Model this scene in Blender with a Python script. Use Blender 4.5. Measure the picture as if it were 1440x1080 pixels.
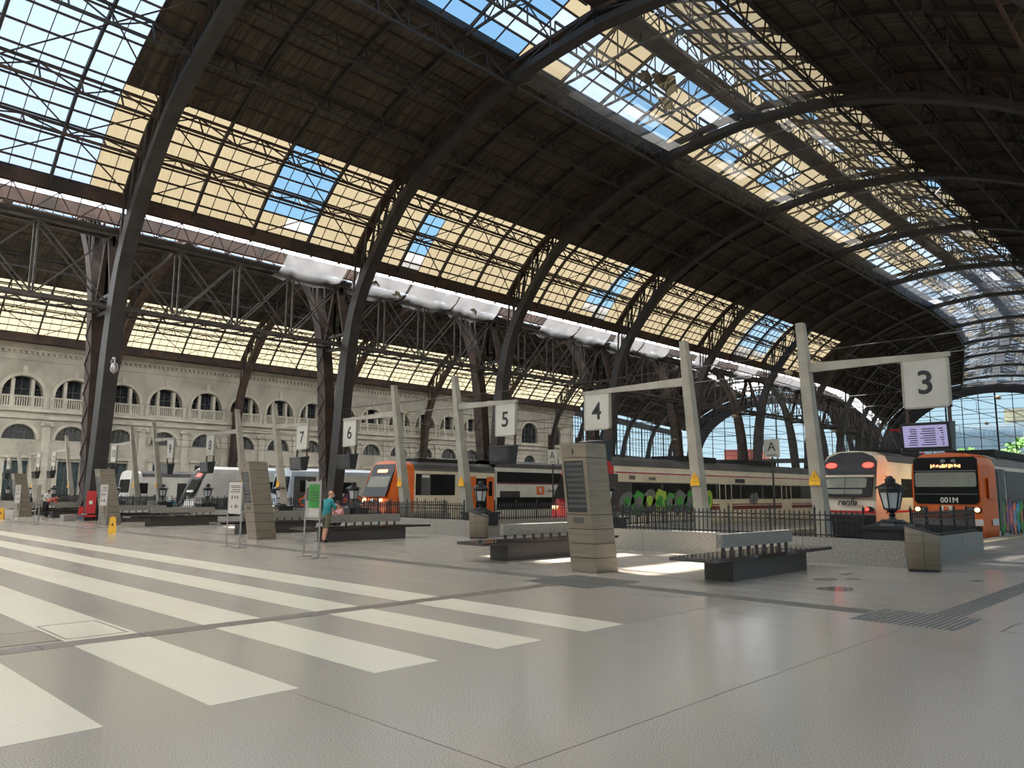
import bpy, math, random
import numpy as np
from mathutils import Vector, Matrix
random.seed(7)
PI = math.pi
scene = bpy.context.scene
COL = scene.collection
for _o in list(bpy.data.objects):
    bpy.data.objects.remove(_o)

# ------------------------------------------------------------------ camera
F_PX = 1080.0
CAM_H = 1.65
def _cam_dir(x, y):
    return Vector(((x - 720) / F_PX, -(y - 540) / F_PX, -1.0)).normalized()
_dx = _cam_dir(1785, 698)                 # vanishing point of the tracks
_dy = _cam_dir(-388, 687)                 # vanishing point across the tracks
_dy = (_dy - _dx * _dx.dot(_dy)).normalized()
_dz = _dx.cross(_dy)
cam_data = bpy.data.cameras.new('camera')
cam_data.sensor_width = 36.0
cam_data.lens = 36.0 * F_PX / 1440.0
cam_data.clip_start, cam_data.clip_end = 0.05, 2000
cam = bpy.data.objects.new('camera', cam_data)
COL.objects.link(cam)
cam.matrix_world = Matrix.Translation((0, 0, CAM_H)) @ Matrix((_dx, _dy, _dz)).to_4x4()
scene.camera = cam

# ------------------------------------------------------------------ world, sun, exposure
def S(r, g, b):
    def c(v):
        v /= 255.0
        return v / 12.92 if v <= 0.04045 else ((v + 0.055) / 1.055) ** 2.4
    return (c(r), c(g), c(b), 1.0)
world = bpy.data.worlds.new('sky')
scene.world = world
world.use_nodes = True
wn, wl = world.node_tree.nodes, world.node_tree.links
wn.clear()
w_out = wn.new('ShaderNodeOutputWorld'); w_bg = wn.new('ShaderNodeBackground')
w_tc = wn.new('ShaderNodeTexCoord'); w_sep = wn.new('ShaderNodeSeparateXYZ'); w_ramp = wn.new('ShaderNodeValToRGB')
wl.new(w_tc.outputs['Generated'], w_sep.inputs[0]); wl.new(w_sep.outputs['Z'], w_ramp.inputs[0])
e = w_ramp.color_ramp.elements
e[0].position = 0.0; e[0].color = (0.72, 0.90, 0.98, 1)
e[1].position = 1.0; e[1].color = (0.17, 0.42, 0.90, 1)
m_ = w_ramp.color_ramp.elements.new(0.30); m_.color = (0.36, 0.68, 0.98, 1)
wl.new(w_ramp.outputs[0], w_bg.inputs[0]); wl.new(w_bg.outputs[0], w_out.inputs[0])
w_bg.inputs['Strength'].default_value = 0.37
SUN_DIR = Vector((-0.28, -0.46, -0.84)).normalized()
sun_d = bpy.data.lights.new('sun', 'SUN')
sun_d.energy = 10.0
sun_d.angle = math.radians(0.55)
sun_d.color = (1.0, 0.97, 0.92)
sun = bpy.data.objects.new('sun', sun_d)
COL.objects.link(sun)
sun.rotation_euler = SUN_DIR.to_track_quat('-Z', 'Y').to_euler()
scene.view_settings.view_transform = 'Standard'
scene.view_settings.look = 'None'
scene.view_settings.exposure = 1.42
scene.view_settings.gamma = 1.0
scene.view_settings.use_curve_mapping = False
try:
    scene.cycles.max_bounces = 10
    scene.cycles.diffuse_bounces = 5
    scene.cycles.transparent_max_bounces = 24
    scene.cycles.use_denoising = True
    scene.cycles.sample_clamp_indirect = 6.0
except Exception:
    pass

# ------------------------------------------------------------------ materials
MATS = {}
def _mat(name):
    m = bpy.data.materials.new(name); m.use_nodes = True
    MATS[name] = m
    return m, m.node_tree.nodes, m.node_tree.links
def pm(name, c1, c2=None, scale=3.0, rough=0.6, metal=0.0, bump=0.0, detail=4.0, stretch=None, spec=0.5, emit=0.0, coat=0.0):
    """procedural principled material: noise between two colours, noise relief"""
    m, n, l = _mat(name)
    b = n['Principled BSDF']
    b.inputs['Roughness'].default_value = rough
    b.inputs['Metallic'].default_value = metal
    b.inputs['Specular IOR Level'].default_value = spec
    b.inputs['Coat Weight'].default_value = coat
    tc = n.new('ShaderNodeTexCoord'); mp = n.new('ShaderNodeMapping'); nz = n.new('ShaderNodeTexNoise')
    if stretch: mp.inputs['Scale'].default_value = stretch
    l.new(tc.outputs['Object'], mp.inputs[0]); l.new(mp.outputs[0], nz.inputs['Vector'])
    nz.inputs['Scale'].default_value = scale; nz.inputs['Detail'].default_value = detail
    mx = n.new('ShaderNodeMix'); mx.data_type = 'RGBA'
    mx.inputs[6].default_value = c1; mx.inputs[7].default_value = c2 or tuple(v * 0.8 for v in c1[:3]) + (1,)
    rp = n.new('ShaderNodeValToRGB'); rp.color_ramp.elements[0].position = 0.35; rp.color_ramp.elements[1].position = 0.65
    l.new(nz.outputs['Fac'], rp.inputs[0]); l.new(rp.outputs[0], mx.inputs[0]); l.new(mx.outputs[2], b.inputs['Base Color'])
    if bump:
        bp = n.new('ShaderNodeBump'); bp.inputs['Strength'].default_value = bump; bp.inputs['Distance'].default_value = 0.02
        l.new(nz.outputs['Fac'], bp.inputs['Height']); l.new(bp.outputs[0], b.inputs['Normal'])
    if emit:
        b.inputs['Emission Color'].default_value = c1; b.inputs['Emission Strength'].default_value = emit
    return m
def sheet(name, col, col2, trans=0.8, clear=0.0, scale=2.0, stretch=(1, 1, 1)):
    """thin translucent sheet: light soaks through; 'clear' is the share that passes straight"""
    m, n, l = _mat(name)
    n.remove(n['Principled BSDF'])
    out = n['Material Output']
    tc = n.new('ShaderNodeTexCoord'); mp = n.new('ShaderNodeMapping'); nz = n.new('ShaderNodeTexNoise')
    mp.inputs['Scale'].default_value = stretch
    l.new(tc.outputs['Object'], mp.inputs[0]); l.new(mp.outputs[0], nz.inputs['Vector'])
    nz.inputs['Scale'].default_value = scale; nz.inputs['Detail'].default_value = 5
    mx = n.new('ShaderNodeMix'); mx.data_type = 'RGBA'; mx.inputs[6].default_value = col; mx.inputs[7].default_value = col2
    l.new(nz.outputs['Fac'], mx.inputs[0])
    t = n.new('ShaderNodeBsdfTranslucent'); d = n.new('ShaderNodeBsdfDiffuse')
    l.new(mx.outputs[2], t.inputs[0]); l.new(mx.outputs[2], d.inputs[0])
    s1 = n.new('ShaderNodeMixShader'); s1.inputs[0].default_value = trans
    l.new(d.outputs[0], s1.inputs[1]); l.new(t.outputs[0], s1.inputs[2])
    last = s1
    if clear:
        tr = n.new('ShaderNodeBsdfTransparent'); s2 = n.new('ShaderNodeMixShader'); s2.inputs[0].default_value = clear
        l.new(s1.outputs[0], s2.inputs[1]); l.new(tr.outputs[0], s2.inputs[2]); last = s2
    l.new(last.outputs[0], out.inputs[0])
    return m
def clear_glass(name, tint, gloss=0.12):
    m, n, l = _mat(name)
    n.remove(n['Principled BSDF'])
    tr = n.new('ShaderNodeBsdfTransparent'); tr.inputs[0].default_value = tint
    g = n.new('ShaderNodeBsdfGlossy'); g.inputs['Roughness'].default_value = 0.05
    s = n.new('ShaderNodeMixShader'); s.inputs[0].default_value = gloss
    l.new(tr.outputs[0], s.inputs[1]); l.new(g.outputs[0], s.inputs[2]); l.new(s.outputs[0], n['Material Output'].inputs[0])
    return m

pm('iron', S(56, 53, 50), S(44, 40, 37), 1.5, 0.6)
pm('iron_rust', S(78, 58, 46), S(48, 39, 33), 0.9, 0.75)
pm('iron_light', S(90, 84, 77), S(62, 56, 50), 1.2, 0.6)
pm('cast_iron', S(30, 31, 31), S(22, 23, 23), 5, 0.42)
pm('dark_sheet', S(86, 77, 62), S(44, 39, 31), 1.2, 0.85, stretch=(5, .25, .25))
sheet('beige_sheet', (0.139, 0.114, 0.072, 1), (0.102, 0.083, 0.051, 1), 0.8, 0, 1.4, (5, .6, .6))
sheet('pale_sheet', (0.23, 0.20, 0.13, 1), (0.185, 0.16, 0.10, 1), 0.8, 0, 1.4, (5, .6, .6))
sheet('white_glass', (0.118, 0.150, 0.186, 1), (0.098, 0.128, 0.163, 1), 0.85, 0.0, 0.6)
sheet('fill_light_glass', (0.88, 0.90, 0.93, 1), (0.82, 0.84, 0.87, 1), 0.92, 0.0, 0.6)  # out-of-view roof panes, passing far more light than white_glass to brighten the floor
sheet('wired_glass', (0.17, 0.20, 0.235, 1), (0.13, 0.16, 0.2, 1), 0.8, 0.22, 0.8)
sheet('netting', (0.55, 0.54, 0.52, 1), (0.3, 0.3, 0.3, 1), 0.5, 0.84, 0.9)
sheet('milky_sheet', (0.42, 0.44, 0.47, 1), (0.30, 0.32, 0.35, 1), 0.7, 0.55, 0.5)
sheet('tarp', (0.80, 0.79, 0.77, 1), (0.35, 0.34, 0.33, 1), 0.6, 0.35, 0.7)
sheet('sun_diffuser_sheet', (0.86, 0.87, 0.90, 1), (0.6, 0.61, 0.64, 1), 0.92, 0.0, 0.7)
clear_glass('clear_pane', (0.90, 0.97, 0.98, 1), 0.06)
pm('stone_wall', S(186, 179, 162), S(160, 153, 136), 0.5, 0.85, bump=0.1, detail=8)
pm('stone_trim', S(200, 193, 176), S(174, 167, 150), 0.8, 0.85)
pm('dark_glass', S(24, 28, 32), S(46, 52, 58), 0.8, 0.12, spec=0.8)
pm('door_glass', S(62, 82, 80), S(44, 60, 60), 0.7, 0.15, spec=0.8)
pm('window_wood', S(84, 86, 88), S(66, 68, 70), 2, 0.6)
pm('granite', S(158, 152, 140), S(118, 112, 102), 28, 0.55, detail=8, bump=0.05)
pm('granite_dark', S(84, 76, 68), S(50, 45, 40), 30, 0.45, detail=8)
pm('granite_polished', S(58, 46, 42), S(38, 31, 29), 40, 0.06, detail=8, spec=0.9)
pm('brushed_steel', S(150, 138, 120), S(132, 121, 105), 1.0, 0.42, 0.35, stretch=(1, 1, 14))
pm('steel_light', S(176, 172, 164), S(158, 154, 146), 2, 0.35, 0.7)
pm('painted_post', S(166, 160, 146), S(146, 140, 126), 1.2, 0.55)
pm('sign_face', S(190, 186, 174), S(180, 176, 164), 2, 0.5)
pm('sign_text', S(38, 38, 36), None, 2, 0.5)
pm('black_plastic', S(22, 22, 24), S(30, 30, 32), 3, 0.35)
pm('screen_off', S(58, 62, 62), S(46, 48, 50), 2, 0.2)
pm('screen_lit', S(116, 112, 142), S(108, 104, 134), 3, 0.3, emit=0.55)
pm('screen_line', S(64, 62, 84), None, 3, 0.4)
pm('platform', S(150, 144, 134), S(128, 122, 112), 1.0, 0.7)
pm('track_bed', S(76, 70, 64), S(52, 48, 44), 6, 0.95, bump=0.4)
pm('rail_steel', S(120, 110, 100), S(90, 80, 72), 3, 0.35, 0.8)
pm('yellow', S(236, 178, 30), S(220, 160, 24), 2, 0.5)
pm('red_paint', S(196, 28, 26), S(176, 22, 22), 2, 0.4)
pm('white_paint', S(226, 222, 212), S(212, 208, 198), 1.2, 0.35)
pm('cream_paint', S(226, 214, 188), S(212, 198, 172), 1.0, 0.4)
pm('bluewhite_paint', S(206, 214, 222), S(190, 200, 210), 1.0, 0.35)
pm('orange_paint', S(226, 104, 20), S(208, 92, 16), 0.9, 0.4)
pm('grey_paint', S(92, 90, 88), S(74, 72, 70), 1.2, 0.5)
pm('darkgrey_paint', S(58, 57, 55), S(46, 45, 44), 1.2, 0.5)
pm('maroon_paint', S(120, 26, 28), S(106, 22, 24), 1.2, 0.45)
pm('train_glass', S(26, 27, 27), S(40, 41, 40), 0.6, 0.22, spec=0.10)
pm('blind', S(150, 150, 136), S(132, 132, 118), 1, 0.6)
pm('undergear', S(36, 34, 32), S(24, 23, 22), 3, 0.8)
pm('lamp_red', (1.0, 0.03, 0.02, 1), (1.0, 0.05, 0.03, 1), 2, 0.3, emit=2.5)
pm('lamp_warm', (1.0, 0.62, 0.25, 1), (1.0, 0.7, 0.35, 1), 2, 0.3, emit=1.2)
pm('led_text', (1.0, 0.30, 0.10, 1), None, 2, 0.3, emit=1.6)
pm('led_red', (1.0, 0.08, 0.06, 1), None, 2, 0.3, emit=1.2)
pm('lantern_glass', S(176, 178, 176), S(196, 196, 192), 3, 0.4)
pm('paper', S(196, 188, 176), S(184, 176, 166), 4, 0.7)
pm('poster_green', S(48, 140, 44), S(40, 120, 36), 2, 0.5)
pm('g_green', S(70, 165, 60), S(46, 130, 46), 4, 0.5)
pm('g_lime', S(180, 205, 70), S(150, 190, 60), 4, 0.5)
pm('g_grey', S(120, 120, 120), S(100, 100, 100), 4, 0.5)
pm('g_orange', S(240, 130, 80), S(225, 110, 60), 4, 0.5)
pm('g_purple', S(130, 70, 130), S(100, 60, 120), 4, 0.5)
pm('g_blue', S(70, 170, 200), S(50, 140, 190), 4, 0.5)
pm('g_brown', S(176, 110, 80), S(160, 96, 70), 4, 0.5)
pm('g_dark', S(30, 34, 34), S(24, 30, 30), 4, 0.5)
pm('foliage', S(120, 170, 60), S(70, 120, 40), 0.6, 0.8)
pm('office', S(238, 240, 238), S(220, 226, 228), 0.2, 0.4)
pm('office_dark', S(214, 222, 226), S(196, 206, 212), 0.2, 0.3)
pm('skin', S(196, 146, 118), S(184, 132, 106), 6, 0.6)
pm('hair_dark', S(48, 34, 28), S(36, 26, 22), 10, 0.7)
pm('hair_grey', S(150, 140, 132), S(130, 118, 110), 10, 0.7)
pm('cloth_teal', S(36, 132, 130), S(26, 112, 112), 5, 0.8)
pm('cloth_olive', S(104, 96, 74), S(90, 82, 62), 5, 0.8)
pm('cloth_pink', S(226, 176, 170), S(176, 90, 90), 14, 0.8)
pm('cloth_red', S(206, 104, 84), S(190, 90, 72), 6, 0.8)
pm('cloth_white', S(228, 226, 222), S(210, 208, 204), 6, 0.8)
pm('cloth_dark', S(44, 38, 44), S(34, 30, 36), 6, 0.8)
pm('warm_stone', S(196, 182, 150), S(176, 160, 130), 0.8, 0.9)

def floor_mat(name, c1, c2, c3, rough):
    m, n, l = _mat(name)
    b = n['Principled BSDF']
    tc = n.new('ShaderNodeTexCoord')
    a = n.new('ShaderNodeTexNoise'); a.inputs['Scale'].default_value = 90; a.inputs['Detail'].default_value = 3
    s = n.new('ShaderNodeTexNoise'); s.inputs['Scale'].default_value = 0.55; s.inputs['Detail'].default_value = 7
    st = n.new('ShaderNodeTexNoise'); st.inputs['Scale'].default_value = 1.0; st.inputs['Detail'].default_value = 6
    mp = n.new('ShaderNodeMapping'); mp.inputs['Scale'].default_value = (2.2, 0.35, 1); mp.inputs['Rotation'].default_value = (0, 0, 0.7)
    l.new(tc.outputs['Object'], a.inputs['Vector']); l.new(tc.outputs['Object'], s.inputs['Vector'])
    l.new(tc.outputs['Object'], mp.inputs[0]); l.new(mp.outputs[0], st.inputs['Vector'])
    r1 = n.new('ShaderNodeValToRGB'); r1.color_ramp.elements[0].position = .42; r1.color_ramp.elements[1].position = .6
    l.new(a.outputs['Fac'], r1.inputs[0])
    m1 = n.new('ShaderNodeMix'); m1.data_type = 'RGBA'; m1.inputs[6].default_value = c1; m1.inputs[7].default_value = c2
    l.new(r1.outputs[0], m1.inputs[0])
    r2 = n.new('ShaderNodeValToRGB'); r2.color_ramp.elements[0].position = .38; r2.color_ramp.elements[1].position = .66
    l.new(s.outputs['Fac'], r2.inputs[0])
    m2 = n.new('ShaderNodeMix'); m2.data_type = 'RGBA'; m2.inputs[7].default_value = c3
    ml = n.new('ShaderNodeMath'); ml.operation = 'MULTIPLY'; ml.inputs[1].default_value = 0.45
    l.new(r2.outputs[0], ml.inputs[0]); l.new(ml.outputs[0], m2.inputs[0]); l.new(m1.outputs[2], m2.inputs[6])
    l.new(m2.outputs[2], b.inputs['Base Color'])
    mr = n.new('ShaderNodeMapRange'); mr.inputs['To Min'].default_value = rough - .05; mr.inputs['To Max'].default_value = rough + .06
    l.new(st.outputs['Fac'], mr.inputs['Value']); l.new(mr.outputs[0], b.inputs['Roughness'])
    b.inputs['Specular IOR Level'].default_value = 0.7
    return m
floor_mat('terrazzo', S(183, 172, 157), S(143, 133, 120), S(170, 156, 139), 0.19)
floor_mat('terrazzo_brown', S(168, 156, 141), S(138, 127, 113), S(152, 137, 119), 0.24)
floor_mat('terrazzo_white', S(228, 218, 196), S(214, 203, 180), S(222, 206, 178), 0.24)
floor_mat('floor_strip', S(120, 106, 90), S(98, 86, 72), S(110, 96, 80), 0.5)
floor_mat('tactile', S(140, 134, 124), S(120, 114, 104), S(130, 122, 110), 0.55)
pm('damp', S(96, 90, 82), S(82, 76, 68), 3, 0.12)
pm('yellow_line', S(214, 196, 140), S(190, 172, 120), 3, 0.6)
floor_mat('tactile_ridge', S(122, 115, 104), S(104, 98, 88), S(112, 104, 92), 0.6)
M = MATS

# ------------------------------------------------------------------ mesh helpers
class MB:
    """collects shapes; build() links them as ONE mesh object"""
    def __init__(self):
        self.v = []; self.f = []; self.mi = []; self.cur = 0
    def add(self, vs, fs):
        b = len(self.v)
        self.v += [tuple(p) for p in vs]
        for q in fs:
            self.f.append(tuple(b + i for i in q)); self.mi.append(self.cur)
        return self
    def hexa(self, p):
        return self.add(p, [(0, 3, 2, 1), (4, 5, 6, 7), (0, 1, 5, 4), (1, 2, 6, 5), (2, 3, 7, 6), (3, 0, 4, 7)])
    def box(self, x0, x1, y0, y1, z0, z1):
        return self.hexa([(x0, y0, z0), (x1, y0, z0), (x1, y1, z0), (x0, y1, z0), (x0, y0, z1), (x1, y0, z1), (x1, y1, z1), (x0, y1, z1)])
    def beam(self, a, b, w, h, up=(0, 0, 1)):
        a, b, up = Vector(a), Vector(b), Vector(up)
        d = (b - a)
        if d.length < 1e-6: return self
        d.normalize()
        s = d.cross(up)
        if s.length < 1e-3: s = d.cross(Vector((1, 0, 0)))
        s.normalize(); u = s.cross(d)
        s = s * w / 2; u = u * h / 2
        return self.hexa([a - s - u, a + s - u, b + s - u, b - s - u, a - s + u, a + s + u, b + s + u, b - s + u])
    def tube(self, pts, r, n=8, cap=True):
        pts = [Vector(p) for p in pts]; rs = r if isinstance(r, (list, tuple)) else [r] * len(pts)
        b = len(self.v); prev = None
        for i, p in enumerate(pts):
            d = (pts[min(i + 1, len(pts) - 1)] - pts[max(i - 1, 0)]).normalized()
            ref = prev if prev is not None else (Vector((0, 0, 1)) if abs(d.z) < .9 else Vector((1, 0, 0)))
            s = d.cross(ref).normalized(); u = s.cross(d).normalized(); prev = u
            for k in range(n):
                a = 2 * PI * k / n
                self.v.append(tuple(p + (s * math.cos(a) + u * math.sin(a)) * rs[i]))
        for i in range(len(pts) - 1):
            for k in range(n):
                k2 = (k + 1) % n
                self.f.append((b + i * n + k, b + i * n + k2, b + (i + 1) * n + k2, b + (i + 1) * n + k)); self.mi.append(self.cur)
        if cap:
            self.f.append(tuple(b + k for k in reversed(range(n)))); self.mi.append(self.cur)
            self.f.append(tuple(b + (len(pts) - 1) * n + k for k in range(n))); self.mi.append(self.cur)
        return self
    def lathe(self, prof, c=(0, 0, 0), n=12, ph=0.0):
        b = len(self.v)
        for r, z in prof:
            for k in range(n):
                a = 2 * PI * k / n + ph
                self.v.append((c[0] + r * math.cos(a), c[1] + r * math.sin(a), c[2] + z))
        for i in range(len(prof) - 1):
            for k in range(n):
                k2 = (k + 1) % n
                self.f.append((b + i * n + k, b + i * n + k2, b + (i + 1) * n + k2, b + (i + 1) * n + k)); self.mi.append(self.cur)
        self.f.append(tuple(b + k for k in reversed(range(n)))); self.mi.append(self.cur)
        self.f.append(tuple(b + (len(prof) - 1) * n + k for k in range(n))); self.mi.append(self.cur)
        return self
    def prism(self, outline, to3, depth):
        """outline: 2D points; to3(u, v, w): maps to 3D with w in [0, depth]"""
        n = len(outline)
        a = [to3(u, v, 0) for u, v in outline]; c = [to3(u, v, depth) for u, v in outline]
        fs = [tuple(range(n)), tuple(reversed(range(n, 2 * n)))]
        fs += [((i + 1) % n, i, n + i, n + (i + 1) % n) for i in range(n)]
        return self.add(a + c, fs)
    def mesh(self, name, mats, smooth=False):
        me = bpy.data.meshes.new(name)
        me.from_pydata(self.v, [], self.f)
        for m in (mats if isinstance(mats, (list, tuple)) else [mats]):
            me.materials.append(M[m])
        if isinstance(mats, (list, tuple)) and len(mats) > 1:
            me.polygons.foreach_set('material_index', self.mi)
        if smooth:
            me.polygons.foreach_set('use_smooth', [True] * len(me.polygons))
        me.validate()
        return me
    def build(self, name, mats, parent=None, smooth=False):
        return link(name, self.mesh(name, mats, smooth), parent)
def link(name, me, parent=None, loc=None, rot=None):
    o = bpy.data.objects.new(name, me); COL.objects.link(o)
    if parent:
        o.parent = parent; KIDS.setdefault(parent.name, []).append(o)
    if loc: o.location = loc
    if rot: o.rotation_euler = rot
    return o
KIDS = {}
def tag(o, label=None, cat=None, group=None, kind=None):
    if label: o['label'] = label
    if cat: o['category'] = cat
    if group: o['group'] = group
    if kind: o['kind'] = kind
    return o
def thing(name, label, cat, loc=(0, 0, 0), rz=0.0, group=None, kind=None):
    o = bpy.data.objects.new(name, None); COL.objects.link(o)
    o.empty_display_size = 0.2; o.location = loc; o.rotation_euler = (0, 0, rz)
    return tag(o, label, cat, group, kind)
def copy_tree(o, parent=None):
    c = o.copy(); COL.objects.link(c); c.parent = parent
    if parent: KIDS.setdefault(parent.name, []).append(c)
    for ch in list(KIDS.get(o.name, [])):
        copy_tree(ch, c)
    return c

# text and figures are meshed in a small scratch scene
_tmp = bpy.data.scenes.new('scratch')
def to_mesh(o):
    _tmp.collection.objects.link(o)
    _tmp.view_layers[0].update()
    dg = _tmp.view_layers[0].depsgraph
    me = bpy.data.meshes.new_from_object(o.evaluated_get(dg))
    d = o.data
    bpy.data.objects.remove(o)
    return me
_TX = {}
def text_mesh(s, size, mat, shear=0.0, bold=0.0):
    k = (s, size, mat, shear, bold)
    if k not in _TX:
        c = bpy.data.curves.new('lettering', 'FONT')
        c.body = s; c.size = size; c.extrude = 0.004; c.align_x = 'CENTER'; c.align_y = 'CENTER'; c.shear = shear; c.offset = bold
        c.resolution_u = 4
        me = to_mesh(bpy.data.objects.new('lettering', c))
        me.materials.clear(); me.materials.append(M[mat])
        _TX[k] = me
    return _TX[k]
FACE_MX = (PI / 2, 0, -PI / 2)     # lettering that faces the concourse (-X)
FACE_MY = (PI / 2, 0, 0)           # lettering that faces the near side (-Y)
def text(s, size, mat, parent, loc, rot, name='lettering', **k):
    return link(name, text_mesh(s, size, mat, **k), parent, loc, rot)

# ------------------------------------------------------------------ the shed's plan: straight, then a bend to the left
S0, RAD, YC, TURN = 110.0, 160.0, 24.0, math.radians(14.5)
def P(s, t, z):
    if s <= S0: return Vector((s, YC + t, z))
    a = min((s - S0) / RAD, TURN); r = RAD - t
    p = Vector((S0 + r * math.sin(a), YC + RAD - r * math.cos(a), z))
    ext = (s - S0) - RAD * TURN
    if ext > 0: p += Vector((math.cos(TURN), math.sin(TURN), 0)) * ext
    return p
def catmull(pts, n=8):
    pts = [np.array(p, float) for p in pts]; out = []
    for i in range(len(pts) - 1):
        p0 = pts[max(i - 1, 0)]; p1 = pts[i]; p2 = pts[i + 1]; p3 = pts[min(i + 2, len(pts) - 1)]
        for k in range(n):
            u = k / n
            out.append(.5 * (2 * p1 + (p2 - p0) * u + (2 * p0 - 5 * p1 + 4 * p2 - p3) * u * u + (3 * p1 - p0 - 3 * p2 + p3) * u ** 3))
    out.append(pts[-1])
    return np.array(out)
OUT = catmull([(1.7, 18.9), (4.0, 21.5), (6.7, 23.6), (12.5, 26.4), (18.5, 27.8), (25, 28.4)])
INN = catmull([(.6, -0.9), (1.45, 6), (2.05, 11.5), (2.9, 15), (4.7, 18), (8.4, 22), (13.8, 24.8), (19, 26.4), (25, 27.0)])
def zout(d): return float(np.interp(d, OUT[:, 0], OUT[:, 1]))
def zinn(d): return float(np.interp(d, INN[:, 0], INN[:, 1]))
def rows(d0, d1, n):
    dd = np.linspace(d0, d1, 200); zz = np.interp(dd, OUT[:, 0], OUT[:, 1])
    L = np.concatenate([[0], np.cumsum(np.hypot(np.diff(dd), np.diff(zz)))])
    return [float(x) for x in np.interp(np.linspace(0, L[-1], n + 1), L, dd)]
BAY = 16.1
def SR(i): return 15.2 + BAY * i
I0, I1 = -2, 12

# ================================================================== ROOF
def tt(tc, sg, d): return tc + sg * (25 - d)
def sweep(mb, s, tc, sg, pts, w, depth):
    pts = np.array(pts); n = len(pts); b = len(mb.v)
    for i in range(n):
        tg = pts[min(i + 1, n - 1)] - pts[max(i - 1, 0)]; tg = tg / np.hypot(*tg)
        no = np.array((-tg[1], tg[0])); dp = depth[i] if hasattr(depth, '__len__') else depth
        q = pts[i] + no * dp
        for (ds, p) in ((-w / 2, pts[i]), (w / 2, pts[i]), (w / 2, q), (-w / 2, q)):
            mb.v.append(tuple(P(s + ds, tt(tc, sg, p[0]), p[1])))
    for i in range(n - 1):
        for k in range(4):
            k2 = (k + 1) % 4
            mb.f.append((b + 4 * i + k, b + 4 * i + k2, b + 4 * i + 4 + k2, b + 4 * i + 4 + k)); mb.mi.append(0)
    mb.f.append((b, b + 1, b + 2, b + 3)); mb.mi.append(0)
    e_ = b + 4 * (n - 1); mb.f.append((e_ + 3, e_ + 2, e_ + 1, e_)); mb.mi.append(0)
LEG_DEPTH = [float(np.interp(p[1], [0, 9, 16, 22], [0.85, 1.05, 0.7, 0.42])) for p in INN]
NODES = [2.3, 3.6, 5.2, 7.0, 9.0, 11.2, 13.5, 16.0, 18.5, 21.7, 25.0]
def on_in(d): return np.array((d, zinn(d)))
def on_out(d, off=0.0):
    d = max(d, 1.7); e_ = 0.05
    tg = np.array((2 * e_, zout(min(d + e_, 25)) - zout(d - e_))); tg /= np.hypot(*tg)
    return np.array((d, zout(d))) + np.array((tg[1], -tg[0])) * off
def make_rib(roof, i, tc, sides, leg_mat='iron'):
    s = SR(i)
    a = MB(); o_ = MB(); w = MB()
    for sg in sides:
        sweep(a, s, tc, sg, INN, 0.8, LEG_DEPTH)
        k0 = 0
        sweep(o_, s, tc, sg, [on_out(d, 0.5) for d in np.linspace(1.9, 25, 24)], 0.6, 0.25)
        for j, d in enumerate(NODES):
            pi, po = on_in(d) + (0, .3), on_out(d, .45)
            for ds in (-.3, .3):
                w.beam(P(s + ds, tt(tc, sg, pi[0]), pi[1]), P(s + ds, tt(tc, sg, po[0]), po[1]), .12, .12)
                if j + 1 < len(NODES):
                    q = on_out(NODES[j + 1], .45)
                    w.beam(P(s + ds, tt(tc, sg, pi[0]), pi[1]), P(s + ds, tt(tc, sg, q[0]), q[1]), .09, .09)
    rib = a.build('arch_rib', leg_mat, roof)
    o_.build('outer_chord', 'iron_rust', rib)
    w.build('rib_lattice', 'iron', rib)
    return rib
def lattice(mb, A, B, down, n, c=.15, g=.075):
    """flat lattice girder between A and B, its lower chord offset by 'down'"""
    A, B, down = Vector(A), Vector(B), Vector(down)
    mb.beam(A, B, c, c); mb.beam(A + down, B + down, c, c)
    for k in range(n + 1):
        p = A.lerp(B, k / n)
        mb.beam(p, p + down, g, g)
        if k < n:
            q = A.lerp(B, (k + 1) / n)
            if k % 2: mb.beam(p, q + down, g, g)
            else: mb.beam(p + down, q, g, g)
def lattice_purlin(roof, i, tc, sg, d, depth=1.15, n=8, name='lattice_purlin', c=.15):
    s0, s1 = SR(i) + .2, SR(i + 1) - .2
    a, b = on_out(d, .22), on_out(d, .22 + depth)
    A, B = P(s0, tt(tc, sg, a[0]), a[1]), P(s1, tt(tc, sg, a[0]), a[1])
    dn = P(s0, tt(tc, sg, b[0]), b[1]) - A
    mb = MB(); lattice(mb, A, B, dn, n, c)
    return mb.build(name, 'iron_rust' if d < 7.5 else 'iron', roof)
def quad(s0, s1, tc, sg, d0, z0, d1, z1):
    return [P(s0, tt(tc, sg, d0), z0), P(s1, tt(tc, sg, d0), z0), P(s1, tt(tc, sg, d1), z1), P(s0, tt(tc, sg, d1), z1)]
def sheet_part(roof, name, mat, q):
    return MB().add(q, [(0, 1, 2, 3)]).build(name, mat, roof)
class Pool:
    """first 'cap' pieces become parts of their own, the rest are joined"""
    def __init__(self, roof, name, mat, cap):
        self.roof, self.name, self.mat, self.cap, self.n, self.mb = roof, name, mat, cap, 0, MB()
    def add(self, q, single=True):
        if single and self.n < self.cap:
            self.n += 1; sheet_part(self.roof, self.name, self.mat, q)
        else:
            self.mb.add(q, [(0, 1, 2, 3)])
    def done(self):
        if self.mb.f: tag(self.mb.build(self.name, self.mat, self.roof), kind='stuff')
D_BEIGE = rows(1.7, 6.7, 8)
D_DARK = rows(6.7, 18.5, 10)
def zlan(d): return 27.95 + (d - 18.5) / 6.5 * 2.7
D_SKY = list(np.linspace(18.5, 25.0, 6))
HOLES = {(0, 4): (2, 8), (0, 5): (1, 7), (1, 2): (0, 6), (2, 6): (0, 8), (2, 5): (1, 4), (4, 2): (0, 8), (4, 3): (1, 8)}
rs = random.Random(3)

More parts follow.
